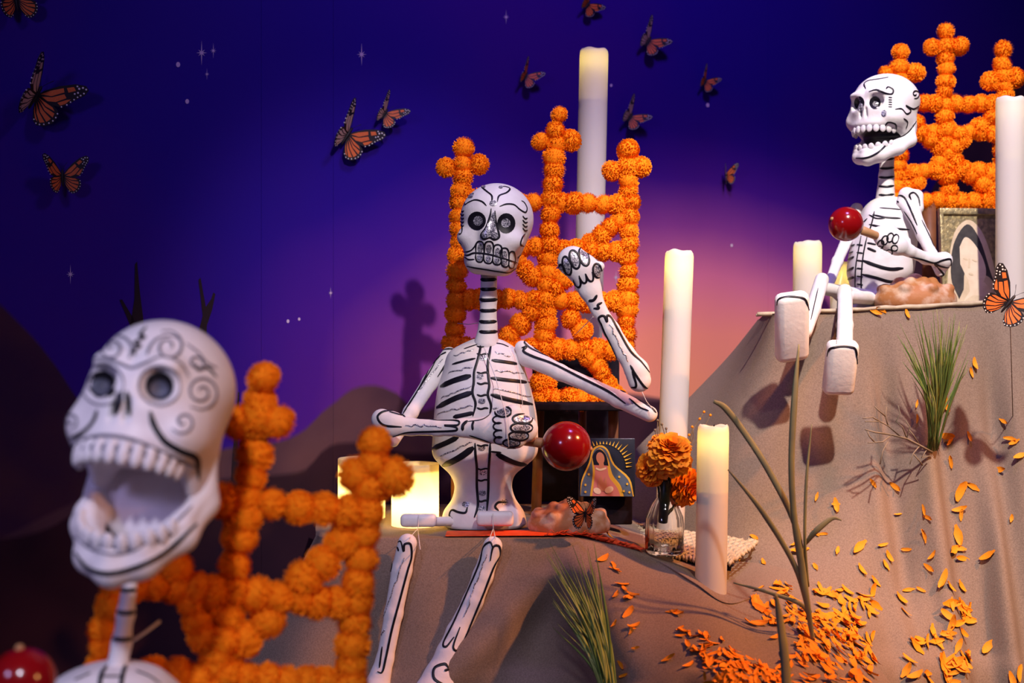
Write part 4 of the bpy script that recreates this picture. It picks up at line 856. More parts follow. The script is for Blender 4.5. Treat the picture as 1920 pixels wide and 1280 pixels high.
# ------------------------------------------------------------------ candles
def candle(label, x0, x1, ytop, Y, zbase, lean=0.0, glow=2.0, col=(1.0, 0.78, 0.28), seed=1):
    rg = random.Random(seed); r = (x1 - x0) / 2 / F * Y; top = P((x0 + x1) / 2, ytop, Y); h = top.z - zbase
    base = Vector((top.x - lean * h, Y, zbase))
    t = thing('pillar_candle', label, 'candle', base, 'white pillar candles')
    ph = [rg.uniform(0, 6.28) for _ in range(4)]
    sh = Matrix(((1, 0, lean), (0, 1, 0), (0, 0, 1)))
    def rim(a): return 0.0016 * math.sin(2 * a + ph[0]) + 0.0012 * math.sin(5 * a + ph[1])
    prof = [(r * 0.985, 0), (r, 0.01), (r, h * 0.25), (r * 0.995, h * 0.5), (r, h * 0.75), (r * 0.995, h - 0.012), (r * 0.96, h - 0.004), (r * 0.86, h), (r * 0.74, h - 0.003), (r * 0.62, h - 0.012), (r * 0.3, h - 0.014), (0.0003, h - 0.014)]
    V, Fc = lathe(prof, (0, 0, 0), 40)
    out = []
    for v in V:
        if v.z > h - 0.006: v = v + Vector((0, 0, rim(math.atan2(v.y, v.x))))
        out.append(sh @ v + base)
    part('wax_body', out, Fc, M['wax'], t)
    V, Fc = lathe([(0.0003, h - 0.110), (r * .97, h - 0.110), (r * .97, h - 0.130), (0.0003, h - 0.130)], (0, 0, 0), 32); part('glow_stop', [sh @ v + base for v in V], Fc, M['wick'], t)  # unseen opaque disc, added to confine the glow to the candle's top
    wp = sh @ Vector((0, 0, h - 0.014)) + base
    V, Fc = tube([wp, wp + Vector((0.0005, 0, 0.010)), wp + Vector((0.002, 0, 0.015))], 0.0012, 6); part('wick', V, Fc, M['riser'], t)
    l = bpy.data.lights.new('candle_light', 'POINT'); l.energy = glow * 0.27; l.color = col; l.shadow_soft_size = 0.008
    o = bpy.data.objects.new('candle_light', l); COL.objects.link(o); o.parent = t; o.location = sh @ Vector((0, 0, h - 0.026))
    return t
candle('tallest white candle rising behind the middle pompom chair', 1087, 1141, 93, 2.78, P(0, 665, 2.72).z, 0.022, 0.22, seed=1)
candle('tall white candle standing behind the marigolds right of the raised hand', 1247, 1301, 470, 2.42, -0.372, 0.035, 0.26, seed=2)
candle('white candle standing in front of the woven mat beside the glass bottle', 1308, 1367, 797, 2.13, -0.47, 0.016, 0.20, seed=3)
candle('tall white candle at the right edge in front of the right chair', 1868, 1922, 183, 2.60, rz(1890), 0.0, 0.05, (1.0, .85, .6), seed=4)
candle('short white candle on the tall tier left of the seated skeleton', 1488, 1541, 453, 2.78, rz(1500), 0.01, 0.16, seed=5)
candle('small glowing white candle half hidden behind the right skeleton leg', 1557, 1602, 492, 2.74, rz(1570), 0.0, 0.22, seed=6)
def lantern(label, x0, x1, y0, Y, power):
    r = (x1 - x0) / 2 / F * Y; h = P(0, y0, Y).z - TZ; c = Vector((P((x0 + x1) / 2, 0, Y).x, Y, TZ))
    t = thing('lantern_candle', label, 'candle', c, 'wide glowing candles beside the middle skeleton')
    prof = [(r, 0), (r, h * .3), (r, h * .6), (r, h * .9), (r * 1.005, h - .002), (r * .97, h), (r * .93, h - .003), (r * .90, h - .02), (r * .5, h - .022), (0.0003, h - .022)]
    V, Fc = lathe(prof, c, 40); part('wax_body', V, Fc, M['lantern'], t)
    V, Fc = tube([c + Vector((0, 0, h - .022)), c + Vector((0.001, 0, h - .008))], 0.0015, 6); part('wick', V, Fc, M['riser'], t)
    l = bpy.data.lights.new('lantern_light', 'POINT'); l.energy = power; l.color = (1.0, 0.80, 0.38); l.shadow_soft_size = 0.012
    o = bpy.data.objects.new('lantern_light', l); COL.objects.link(o); o.parent = t; o.location = (0, 0, h * 0.35)
lantern('wide glowing candle partly hidden by the front chair, further left', 634, 722, 858, 2.46, 0.8)
lantern('wide glowing ivory candle beside the hip of the middle skeleton', 734, 823, 868, 2.36, 0.8)

# ------------------------------------------------------------------ bread
def bread(label, c, rx, ry, h, seed):
    rg = random.Random(seed); t = thing('sweet_bread', label, 'bread', c, 'sugar dusted sweet breads')
    def f(X, Y, Z):
        d = sd_ell(X, Y, Z, (0, 0, h * 0.25), (rx, ry, h * 0.72))
        for k in range(4):
            a = k * math.pi / 4 + 0.3; pr = None
            for q in range(5):
                s = (q - 2) / 2 * 0.82; zz = h * 0.25 + h * 0.70 * math.sqrt(max(0.02, 1 - s * s))
                d = smin(d, sd_ell(X, Y, Z, (math.cos(a) * s * rx, math.sin(a) * s * ry, zz), (h * .20, h * .20, h * .17)), 0.007)
        d = smin(d, sd_ell(X, Y, Z, (0, 0, h * 0.97), (h * .22, h * .22, h * .17)), 0.006)
        return np.maximum(d, -Z + 0.001)
    V, Fc = nets(f, (-rx - .02, -ry - .02, -0.012), (rx + .02, ry + .02, h * 1.3), 0.0028)
    V = [Vector(v) + Vector(c) for v in V]; part('loaf', V, Fc, M['crust'], t)
bread('sugar dusted round bread on the middle tier beside the red maraca', Vector((P(1067, 0, 2.27).x, 2.275, TZ)), 0.074, 0.052, 0.050, 1)
bread('sugar dusted round bread in front of the right skeleton', Vector((P(1716, 0, 2.56).x, 2.56, rz(1716))), 0.082, 0.055, 0.058, 2)

# ------------------------------------------------------------------ pictures
def plate(poly, z0, z1):
    n = len(poly); V = [(x, y, z0) for x, y in poly] + [(x, y, z1) for x, y in poly]
    return V, [tuple(range(n)), tuple(range(n, 2 * n))[::-1]] + [(i, i + n, (i + 1) % n + n, (i + 1) % n) for i in range(n)]
def picture(name, label, c, sx, sz, lean, yaw, frame_m, shapes, fw=0.0):
    """a leaning board with a figure built of thin raised colour pieces; local x right, y up, z towards the viewer (negative)"""
    t = thing(name, label, 'picture', c)
    Mx = Matrix.Translation(c) @ Matrix.Rotation(yaw, 4, 'Z') @ Matrix.Rotation(lean, 4, 'X') @ Matrix(((1, 0, 0, 0), (0, 0, 1, 0), (0, 1, 0, 0), (0, 0, 0, 1)))
    V, Fc = box(-sx / 2, sx / 2, 0, sz, 0, 0.010, 0.001); part('board', xform(V, Mx), Fc, M[frame_m], t)
    for i, (nm, m, poly) in enumerate(shapes):
        V, Fc = plate([((x - .5) * sx, (1 - y) * sz) for x, y in poly], 0.0005, -0.0006 - i * 0.00012)
        part(nm, xform(V, Mx), Fc, M[m], t, smooth=False)
    return t, Mx
def ov(cx_, cy_, rx, ry, an=0, n=22): return ring(cx_, cy_, rx, ry, an, 0, 360, n + 1)[:-1]
sh = []
for k in range(23):                            # rays around the figure
    a = math.radians(-178 + 176 * k / 22); c_, s_ = math.cos(a), math.sin(a); x0, y0 = .44, .50
    r0_, r1_ = .40, (.60 if k % 2 else .52)
    r1_ = min(r1_, (.95 - x0) / max(1e-3, c_) if c_ > 0 else (x0 - .05) / max(1e-3, -c_), (y0 - .05) / max(1e-3, -s_))
    if r1_ > r0_ + .03: sh.append(('printed_ray', 'yellow', [(x0 + c_ * r0_ - s_ * .014, y0 + s_ * r0_ + c_ * .014), (x0 + c_ * r1_, y0 + s_ * r1_), (x0 + c_ * r0_ + s_ * .014, y0 + s_ * r0_ - c_ * .014)]))
sh += [('printed_cloak', 'yellow', spline([(.03, .99), (.05, .72), (.18, .42), (.24, .20), (.38, .12), (.52, .20), (.64, .45), (.90, .68), (.98, .99)], 4)),
       ('printed_cloak', 'teal', spline([(.03, .99), (.07, .74), (.21, .43), (.27, .22), (.38, .155), (.50, .22), (.61, .46), (.87, .70), (.96, .99)], 4)),
       ('printed_lining', 'yellow', spline([(.20, .99), (.25, .60), (.24, .35), (.38, .17), (.52, .35), (.60, .62), (.74, .80), (.80, .99)], 4)),
       ('printed_robe', 'pink', spline([(.24, .99), (.29, .60), (.28, .45), (.38, .42), (.50, .46), (.54, .66), (.68, .84), (.74, .99)], 4)),
       ('printed_hair', 'navy', spline([(.27, .46), (.25, .30), (.36, .19), (.48, .28), (.53, .47)], 4)),
       ('printed_face', 'skin', ov(.385, .345, .072, .105, -12)), ('printed_neck', 'skin', [(.36, .42), (.44, .42), (.46, .52), (.36, .52)]),
       ('printed_collar', 'ivory', spline([(.30, .53), (.38, .56), (.48, .53), (.48, .50), (.38, .525), (.31, .50)], 3)),
       ('printed_hands', 'skin', spline([(.36, .90), (.34, .76), (.40, .64), (.44, .76), (.48, .66), (.50, .78), (.49, .90)], 3)),
       ('printed_cuff', 'ivory', ov(.33, .90, .07, .05, 25)), ('printed_cuff', 'ivory', ov(.54, .88, .08, .055, -25))]
for x, y in ((.12, .80), (.18, .62), (.72, .66), (.86, .78), (.80, .90), (.90, .92), (.12, .92)): sh.append(('printed_star', 'yellow', ov(x, y, .022, .022, 0, 6)))
ptop, pbot = P(0, 822, 2.34), P(0, 932, 2.32)
picture('painted_tile', 'small dark tile painted with a veiled praying woman among yellow rays', Vector((P(1139, 0, 2.33).x, 2.345, P(0, 931, 2.345).z)), 0.103, 0.107, math.radians(-6), math.radians(-4), 'navy', sh)
V, Fc = box(P(1095, 0, 2.37).x, P(1185, 0, 2.37).x, 2.362, 2.40, TZ, P(0, 925, 2.36).z, 0.003)
tag(part('picture_stand', V, Fc, M['riser']), 'black block propping up the painted tile', 'stand')
sh = [('gilt_ground', 'gold', [(.05, .04), (.95, .04), (.95, .97), (.05, .97)]),
      ('relief_cloak', 'cream', spline([(.06, .985), (.10, .60), (.22, .24), (.46, .10), (.68, .22), (.84, .52), (.97, .985)], 5)),
      ('relief_hair', 'hair', spline([(.26, .92), (.14, .70), (.20, .36), (.44, .145), (.64, .30), (.78, .60), (.84, .74), (.74, .68), (.40, .62), (.34, .82)], 5)),
      ('relief_face', 'ivory', spline([(.30, .38), (.40, .28), (.54, .34), (.68, .50), (.72, .66), (.60, .80), (.44, .74), (.30, .56)], 5)),
      ('relief_neck', 'ivory', spline([(.42, .72), (.62, .72), (.76, .80), (.84, .96), (.36, .96), (.44, .84)], 4)),
      ('relief_collar', 'cream', spline([(.36, .93), (.50, .88), (.70, .90), (.86, .97), (.36, .97)], 3)),
      ('relief_nose', 'cream', [(.44, .50), (.47, .50), (.46, .60), (.425, .60)]), ('relief_eye', 'cream', ov(.39, .505, .04, .010, 12, 10)), ('relief_eye', 'cream', ov(.54, .52, .045, .010, 12, 10)), ('relief_mouth', 'cream', ov(.47, .66, .04, .012, 10, 10))]
pic, PM = picture('relief_picture', 'gilt framed relief of a dark haired veiled woman on the right tier', Vector((P(1826, 0, 2.72).x, 2.72, rz(1826))), 0.134, 0.208, math.radians(-5), math.radians(6), 'gold', sh)
for nm, b in (('frame_rail', (-.070, .070, .198, .212)), ('frame_rail', (-.070, .070, -.001, .006)), ('frame_stile', (-.070, -.061, .004, .2)), ('frame_stile', (.061, .070, .004, .2))):
    V, Fc = box(b[0], b[1], b[2], b[3], -0.006, 0.008, 0.002); part(nm, xform(V, PM), Fc, M['gold'], pic)

# ------------------------------------------------------------------ woven mat, paper strip, sticks
def flatgrid(name, quad, parent, m, thick=0.003):
    V = [Vector(q) for q in quad] + [Vector(q) - Vector((0, 0, thick)) for q in quad]
    return part(name, V, [(0, 1, 2, 3), (7, 6, 5, 4), (0, 4, 5, 1), (1, 5, 6, 2), (2, 6, 7, 3), (3, 7, 4, 0)], M[m], parent, smooth=False)
MZ = -0.372
A = T(1110, 2.56, MZ + .004); B = T(1395, 2.58, MZ + .004); Cc = Vector((P(1424, 0, 2.33).x, 2.33, MZ)); D = Vector((P(1370, 0, 2.19).x, 2.185, MZ - 0.006)); E = T(1200, 2.24, MZ)
matr = thing('woven_mat', 'pale woven reed mat with a loose corner behind the front candle', 'mat', (A + D) / 2)
corner = [A, B, Cc, D, E]
def mat_p(u, v):                              # u across (0..1 left to right), v depth (0 back .. 1 front)
    top = A.lerp(B, u); bot = E.lerp(D, u); p = top.lerp(bot, v)
    if u > 0.5: p = p + (Cc - B.lerp(D, 0.68)) * ((u - .5) / .5) * math.sin(math.pi * min(1, v)) * 0.9
    return p
nu, nv = 26, 22
for i in range(nu):
    pts = [mat_p((i + .5) / nu, j / (nv * 2)) + Vector((0, 0, 0.0022 * math.cos(math.pi * j / 2 + math.pi * i))) for j in range(nv * 2 + 1)]
    V, Fc = tube(pts, 0.0052, 4, 0.45); part('reed_strip', V, Fc, M['reed'], matr)
for j in range(nv):
    pts = [mat_p(i / (nu * 2), (j + .5) / nv) + Vector((0, 0, -0.0022 * math.cos(math.pi * i / 2 + math.pi * j))) for i in range(nu * 2 + 1)]
    V, Fc = tube(pts, 0.0050, 4, 0.45); part('reed_strip', V, Fc, M['reed'], matr)
flatgrid('mat_backing', [mat_p(0, 0) - Vector((0, 0, .005)), mat_p(.97, 0) - Vector((0, 0, .005)), mat_p(.97, .97) - Vector((0, 0, .005)), mat_p(0, .97) - Vector((0, 0, .005))], matr, 'riser', 0.012)
# reed mat edge along the tall tier
t = thing('reed_edge_mat', 'thin woven reed mat with a stick like edge on top of the right tier', 'mat', T(1640, 2.50, rz(1640)))
e0, e1_ = P(1420, 589, 2.452), P(1900, 565, 2.452)
V, Fc = tube([e0.lerp(e1_, k / 24) + Vector((0, 0, RNG.uniform(-.0012, .0012))) for k in range(25)], [0.0042 + RNG.uniform(-.0008, .0008) for _ in range(25)], 8); part('edge_stick', V, Fc, M['reed'], t)
for k in range(5):
    a = e0.lerp(e1_, .05) + Vector((0, 0.02 + k * .03, 0)); b = e1_ + Vector((0, 0.02 + k * .03, 0)); V, Fc = tube([a, b], 0.003, 6); part('reed_strip', V, Fc, M['reed'], t)
# orange paper strip with a cut fringe lying along the edge of the middle tier
pp = thing('paper_streamer', 'orange red cut paper streamer lying along the edge of the middle tier', 'streamer', T(1020, 2.215, TZ))
sp_ = [(835, TZ + .002), (900, TZ + .0025), (960, TZ + .003), (1020, TZ + .003), (1085, TZ + .004), (1130, -.3445), (1170, -.354), (1206, -.363)]
S = spline([tuple(T(px, 2.208, z)) for px, z in sp_], 5)
V = []; Fc = []
for i, s in enumerate(S):
    s = Vector(s); V += [s + Vector((0, -.002, .0005)), s + Vector((0, 0.03, .002)), s + Vector((0, 0.055, .0015))]
for i in range(len(S) - 1): Fc += [(3 * i, 3 * i + 3, 3 * i + 4, 3 * i + 1), (3 * i + 1, 3 * i + 4, 3 * i + 5, 3 * i + 2)]
part('paper_band', V, Fc, M['redpaper'], pp)
for i in range(46):
    q = i / 45; s = Vector(S[min(len(S) - 1, int((0.45 + 0.55 * q) * (len(S) - 1)))]); s = s + Vector((RNG.uniform(-.006, .006), 0, .001))
    ln = RNG.uniform(.014, .032); dx = RNG.uniform(0.2, 1.0); d = Vector((dx, -0.15 - 0.2 * q, -0.20 * q)).normalized() * ln; up = Vector((0, 0, RNG.uniform(.003, .010)))
    V = [s - Vector((0, .006, 0)), s + Vector((0, .004, .001)), s + d * .5 + up + Vector((0, .004, 0)), s + d * .5 + up - Vector((0, .005, 0)), s + d + up * .4]
    part('paper_fringe', V, [(0, 1, 2, 3), (3, 2, 4)], M['redpaper'], pp)

# ------------------------------------------------------------------ glass bottle and marigolds
bc = Vector((P(1246, 0, 2.20).x, 2.20, P(0, 1037, 2.20).z)); bh = P(0, 905, 2.2).z - bc.z
br = 36 / F * 2.2
def wobg(a, i): return 1 + 0.018 * math.cos(14 * a)
prof = [(br * .2, .001), (br * .9, 0), (br, .005), (br, bh * .42), (br * .96, bh * .52), (br * .70, bh * .68), (br * .40, bh * .80), (br * .36, bh * .92), (br * .44, bh * .96), (br * .44, bh), (br * .36, bh), (br * .30, bh * .9), (br * .34, bh * .80), (br * .62, bh * .68), (br * .90, bh * .50), (br * .93, bh * .40), (br * .93, .008), (br * .2, .006)]
V, Fc = lathe(prof, bc, 56, None, wobg)
tag(part('glass_bottle', V, Fc, M['glass']), 'clear ribbed glass bottle holding the marigolds', 'bottle')
def marigold(label, c, r, seed, face, stem_to):
    rg = random.Random(seed); t = thing('marigold', label, 'flower', stem_to, 'marigolds in the glass bottle')
    V = []; Fc = []; ax = Vector(face).normalized(); u = ax.orthogonal().normalized(); v = ax.cross(u)
    for layer in range(9):
        el = math.radians(-35 + layer * 14); n = int(6 + 18 * math.cos(el)); rr = r * (1.0 - 0.02 * layer)
        for k in range(n):
            a = 2 * math.pi * (k + rg.random() * .7) / n; e = el + rg.uniform(-.12, .12)
            d = (u * math.cos(a) + v * math.sin(a)) * math.cos(e) + ax * math.sin(e)
            sd = (u * -math.sin(a) + v * math.cos(a)); up = d.cross(sd)
            w_ = r * rg.uniform(.15, .22); L_ = rr * rg.uniform(.86, 1.08); b = len(V)
            for q, ww, lift in ((.25, .35, 0), (.6, .8, .03), (.85, 1.1, .02), (1.0, .8, -.06)):
                for s in (-1, 0, 1):
                    V.append(c + d * L_ * (q - (0.07 if (q == 1.0 and s != 0 and rg.random() < .5) else 0)) + sd * s * w_ * ww + up * r * (lift + .07 * abs(s) * q + rg.uniform(-.03, .03)))
            for q in range(3):
                for s in range(2): Fc.append((b + q * 3 + s, b + q * 3 + s + 1, b + q * 3 + s + 4, b + q * 3 + s + 3))
    part('blossom', V, Fc, M['bloom'], t)
    V, Fc = tube(spline([tuple(c - ax * r * .3), tuple(c.lerp(stem_to, .5) + Vector((0.003, 0, 0))), tuple(stem_to)], 6), r * 0.07, 8); part('stem', V, Fc, M['stem'], t)
    V, Fc = ball(c - ax * r * .35, r * .22, 12, 8); part('calyx', V, Fc, M['stem'], t)
st = bc + Vector((0, 0, .055))
marigold('large ruffled orange marigold on top of the bouquet in the glass bottle', P(1256, 852, 2.17), 46 / F * 2.17, 1, (0.05, -.6, .8), st)
marigold('orange marigold drooping left in the glass bottle beside the painted tile', P(1224, 878, 2.19), 36 / F * 2.19, 2, (-.6, -.6, .15), st + Vector((-.004, 0, .006)))
marigold('amber marigold hanging low behind the front candle', P(1283, 912, 2.22), 40 / F * 2.22, 3, (.5, -.6, -.25), st + Vector((.004, 0, .01)))
marigold('orange marigold at the back of the bouquet beside the second candle', P(1240, 838, 2.24), 30 / F * 2.24, 5, (-.3, -.2, .8), st + Vector((0, .004, .01)))
V, Fc = tube([P(1247, 900, 2.18), P(1246, 940, 2.19), P(1243, 978, 2.20)], [0.007, 0.009, 0.008], 10); tag(part('bouquet_stem', V, Fc, M['stem']), 'thick dark green stem pushed into the neck of the glass bottle', 'stem')
def sprig(label, base, tips, seed, bud=None):
    t = thing('dry_sprig', label, 'sprig', base, 'dry sprigs in the bouquet'); rg = random.Random(seed); parts_ = []
    for tp in tips: parts_.append(tube(spline([tuple(base), tuple(base.lerp(tp, .5) + Vector((rg.uniform(-.006, .006), 0, .004))), tuple(tp)], 5), 0.0009, 5))
    V, Fc = join(*parts_); part('twigs', V, Fc, M['stick'], t)
    for tp in tips: V, Fc = ball(tp, 0.0024, 8, 6); part('bud', V, Fc, M[bud or 'stick'], t)
sprig('thin dark sprig sticking up left of the large marigold', P(1243, 850, 2.2), [P(1233, 788, 2.2), P(1241, 795, 2.2), P(1249, 803, 2.2), P(1228, 806, 2.2), P(1256, 812, 2.2)], 1)
sprig('small orange budded sprig right of the large marigold', P(1290, 850, 2.22), [P(1298, 800, 2.22), P(1292, 815, 2.22), P(1312, 785, 2.22), P(1320, 772, 2.22), P(1332, 778, 2.22)], 2, 'petal')

# ------------------------------------------------------------------ grasses, dry plant, twig
def blades(label, base, tips, name='grass_tuft', w0=0.0022, seed=1, mats=('blade', 'blade2'), bow=0.02):
    rg = random.Random(seed); t = thing(name, label, 'grass', base, 'artificial grass tufts on the felt'); 
    for tp in tips:
        b = base + Vector((rg.uniform(-.009, .009), rg.uniform(-.006, .006), rg.uniform(0, .02)))
        mid = b.lerp(tp, .5) + Vector(((tp.x - b.x) * -.12, -bow * rg.uniform(.2, 1), 0.01))
        S = spline([tuple(b), tuple(mid), tuple(tp)], 5); n = len(S)
        ww = w0 * rg.uniform(.5, 1.1)
        V, Fc = tube(S, [ww * (0.75 + .5 * math.sin(math.pi * min(1, i / n * 1.3)) if i < n - 3 else ww / ww * (n - i) / 5) if True else 0 for i in range(n)], 4, 0.4)
        part('grass_blade', V, Fc, M[mats[0] if rg.random() < .6 else mats[1]], t)
rg = random.Random(5)
gb = cast(CLOTH, 1746, 846)[0]
tips = []
for i in range(78):
    q = rg.random(); x = 1685 + 130 * q + rg.uniform(-4, 4); y = 575 + 70 * rg.random() + (40 * abs(q - .5)) * rg.random() + (0 if i % 3 else 60)
    tips.append(P(x, y, 2.36 - rg.uniform(0, .10)))
blades('upright green grass tuft pinned to the cloth below the right bread', gb + Vector((0, -.008, 0)), tips, seed=3, w0=0.0015)
gb2 = P(1150, 1345, 1.90); tips = []
for i in range(60):
    q = rg.random(); x = 1022 + 100 * q + rg.uniform(-6, 10); y = 1010 + 130 * rg.random() + (60 if i % 2 else 0)
    tips.append(P(x, y, 2.02 - rg.uniform(0, .10)))
blades('blurry green grass tuft leaning left at the bottom centre', gb2, tips, seed=4, w0=0.0017)
def dry(label, chains, base, name='dry_leaf_plant'):
    t = thing(name, label, 'plant', base)
    for ch in chains:
        S = spline([(*P(x, y, Y), r * Y / F) for x, y, Y, r in ch], 7); V, Fc = tube([s[:3] for s in S], [max(.0004, s[3]) for s in S], 6, 0.35); part('leaf_blade', V, Fc, M['reedleaf'], t)
pb = cast(CLOTH, 1526, 1208)[0]; Yp = pb.y - 0.012
dry('dried reed plant with long bent leaves rising from the petal pile', [
    [(1526, 1212, Yp + .01, 4), (1512, 1120, Yp - .02, 6), (1503, 1060, Yp - .03, 7), (1488, 960, Yp - .05, 6), (1484, 860, Yp - .06, 6), (1490, 740, Yp - .06, 6), (1498, 645, Yp - .05, 1.5)],
    [(1518, 1150, Yp, 5), (1490, 1060, Yp - .03, 5), (1430, 960, Yp - .05, 5), (1365, 880, Yp - .05, 1.5)], [(1508, 1075, Yp, 5), (1490, 980, Yp - .03, 6), (1440, 880, Yp - .03, 6), (1395, 810, Yp - .02, 6), (1360, 765, Yp - .02, 6), (1338, 752, Yp - .02, 3)],
    [(1514, 1100, Yp, 4), (1509, 1010, Yp - .03, 3), (1512, 900, Yp - .04, 3), (1522, 795, Yp - .04, 1)], [(1510, 1020, Yp - .02, 3), (1530, 995, Yp - .03, 6), (1560, 972, Yp - .03, 4), (1578, 975, Yp - .03, 1)],
    [(1520, 1160, Yp, 3), (1500, 1132, Yp - .01, 4), (1440, 1110, Yp + .0, 3.5), (1375, 1092, Yp + .02, 1.5)]], pb)
dry('single dark upright leaf blade in front of the petal pile', [[(1476, 1330, 1.72, 9), (1472, 1240, 1.73, 9), (1462, 1160, 1.74, 7), (1454, 1112, 1.74, 3)]], P(1476, 1330, 1.72), 'leaf_blade_plant')
tb = cast(CLOTH, 1748, 848)[0]
def twig(label, base):
    t = thing('bare_twig', label, 'twig', base); rg = random.Random(2); parts_ = []
    main = [[(1748, 848), (1725, 835), (1700, 822), (1672, 815), (1640, 810), (1622, 805)], [(1725, 835), (1712, 815), (1704, 805)], [(1700, 822), (1692, 800), (1680, 790), (1688, 775), (1684, 760)], [(1688, 818), (1665, 798), (1650, 790), (1622, 790)], [(1672, 815), (1655, 828), (1628, 830)], [(1665, 798), (1660, 780), (1662, 762)],
            [(1660, 780), (1648, 770), (1640, 762)], [(1665, 828), (1655, 845), (1650, 870)], [(1725, 835), (1712, 850), (1706, 870)], [(1712, 850), (1722, 862), (1730, 872)], [(1738, 842), (1728, 858), (1742, 855)], [(1650, 790), (1636, 782), (1618, 784)], [(1700, 822), (1706, 800), (1698, 788)], [(1640, 829), (1630, 818), (1626, 808)]]
    for i, ln in enumerate(main):
        pts = [P(x, y, base.y - 0.012 - 0.0006 * (1748 - x)) for x, y in ln]; parts_.append(tube(pts, [0.0024 * (1 - .6 * k / len(pts)) if i == 0 else 0.0012 for k in range(len(pts))], 6))
    V, Fc = join(*parts_[:1]); part('branch', V, Fc, M['stick'], t)
    for v, f in parts_[1:]: part('side_twig', v, f, M['stick'], t)
twig('bare branching twig at the foot of the right grass tuft', tb)

# ------------------------------------------------------------------ butterflies
def wing_mesh(name, outline, cells, dots, pale=False):
    V = []; Fc = []; mi = []
    def add(poly, z0, z1, m):
        v, f = plate(poly, z0, z1); k = len(V); V.extend(v); Fc.extend(tuple(i + k for i in q) for q in f); mi.extend([m] * len(f))
    add(outline, -0.008, 0.008, 0)
    for c in cells: add(c, -0.013, 0.013, 1)
    for x, y, r in dots: add(ring(x, y, r, r, 0, 0, 360, 9)[:-1], -0.016, 0.016, 2)
    return mesh(name, V, Fc, [M['wingblack'], M['wingpale' if pale else 'wingorange'], M['wingwhite']], smooth=False, midx=mi)
FO = [(0, 0), (.10, .16), (.34, .44), (.62, .66), (.84, .74), (.94, .68), (.92, .52), (.80, .34), (.70, .14), (.58, .0), (.40, -.05), (.15, -.04)]
FC = [[(.08, .06), (.22, .24), (.44, .44), (.50, .36), (.30, .14)], [(.12, .02), (.32, .12), (.52, .32), (.60, .26), (.44, .06), (.28, -.01)], [(.48, .06), (.62, .22), (.70, .28), (.64, .12), (.56, .03)], [(.50, .48), (.62, .58), (.70, .52), (.58, .40)]]
FD = [(.88, .66, .022), (.80, .66, .024), (.74, .60, .026), (.68, .63, .02), (.88, .55, .02), (.84, .47, .02), (.80, .40, .018), (.76, .31, .018), (.72, .22, .018), (.68, .12, .018), (.60, .02, .016), (.76, .50, .022), (.71, .44, .02)]
HO = [(0, .02), (.20, -.02), (.42, -.04), (.58, -.10), (.64, -.26), (.60, -.44), (.48, -.58), (.32, -.64), (.20, -.56), (.10, -.34), (.02, -.10)]
HC = [[(.08, -.03), (.24, -.06), (.44, -.09), (.52, -.15), (.30, -.14)], [(.10, -.07), (.30, -.17), (.54, -.20), (.55, -.30), (.32, -.24)], [(.10, -.12), (.30, -.26), (.53, -.35), (.48, -.46), (.26, -.32)], [(.09, -.17), (.24, -.34), (.45, -.49), (.36, -.55), (.20, -.38)], [(.09, -.24), (.18, -.40), (.31, -.55), (.24, -.52), (.13, -.36)]]
HD = [(.60, -.17, .018), (.61, -.27, .018), (.59, -.37, .018), (.54, -.46, .018), (.46, -.54, .018), (.38, -.59, .018), (.30, -.60, .016), (.22, -.54, .016)]
FORE = wing_mesh('forewing', FO, FC, FD); HIND = wing_mesh('hindwing', HO, HC, HD)
FOREP = wing_mesh('forewing', FO, FC, FD, True); HINDP = wing_mesh('hindwing', HO, HC, HD, True)
BODY = mesh('body', *tube([(0, .24, .02), (0, .20, .02), (0, .10, .02), (0, -.02, .02), (0, -.16, .02), (0, -.34, .02), (0, -.38, .02)], [.01, .04, .045, .055, .04, .03, .008], 10), M['wingblack'])
ANT = mesh('antenna', *tube([(.01, .22, .02), (.08, .36, .03), (.16, .48, .03), (.17, .50, .03)], [.006, .005, .009, .004], 6), M['wingblack'])
def butterfly(label, c, size, roll, normal, up, fold_l, fold_r, pale_l=False, group='paper monarch butterflies'):
    """size = one wing span in metres; folds lift each wing pair off the body plane, in degrees"""
    t = thing('monarch_butterfly', label, 'butterfly', c, group)
    n = Vector(normal).normalized(); u_ = Vector(up); u_ = (u_ - n * u_.dot(n)).normalized(); r_ = u_.cross(n)
    B = Matrix(((r_.x, u_.x, n.x, 0), (r_.y, u_.y, n.y, 0), (r_.z, u_.z, n.z, 0), (0, 0, 0, 1)))
    Mx = Matrix.Translation(c) @ B @ Matrix.Rotation(math.radians(roll), 4, 'Z') @ Matrix.Diagonal((size, size, size, 1))
    R = Mx @ Matrix.Rotation(math.radians(-fold_r), 4, 'Y'); Lf = Mx @ Matrix.Rotation(math.radians(fold_l), 4, 'Y') @ Matrix.Diagonal((-1, 1, 1, 1))
    inst('forewing', FORE, R, t); inst('hindwing', HIND, R, t); inst('forewing', FOREP if pale_l else FORE, Lf, t); inst('hindwing', HINDP if pale_l else HIND, Lf, t)
    inst('body', BODY, Mx, t); inst('antenna', ANT, Mx, t); inst('antenna', ANT, Mx @ Matrix.Diagonal((-1, 1, 1, 1)), t)
def wallfly(label, px, py, spx, roll, fl, fr, pale=False):
    c = wall_pt(px, py, 0.012)
    if fl > 50: fl = math.degrees(math.acos(-(-c).normalized().dot(WD))) - (fl - 50)     # leave the raised wing a sliver of its face towards the room
    butterfly(label, c, spx / F * c.y, roll, WN, (0, 0, 1), fl, fr, pale, 'monarch butterflies on the mural')
wallfly('large monarch on the left of the mural with one wing raised towards the room', 68, 178, 82, -28, 66, 18, True)
wallfly('monarch spread flat on the mural below the large left one', 117, 330, 52, 2, 32, 20)
wallfly('monarch cut by the top left corner of the picture', 30, -2, 58, 8, 25, 15)
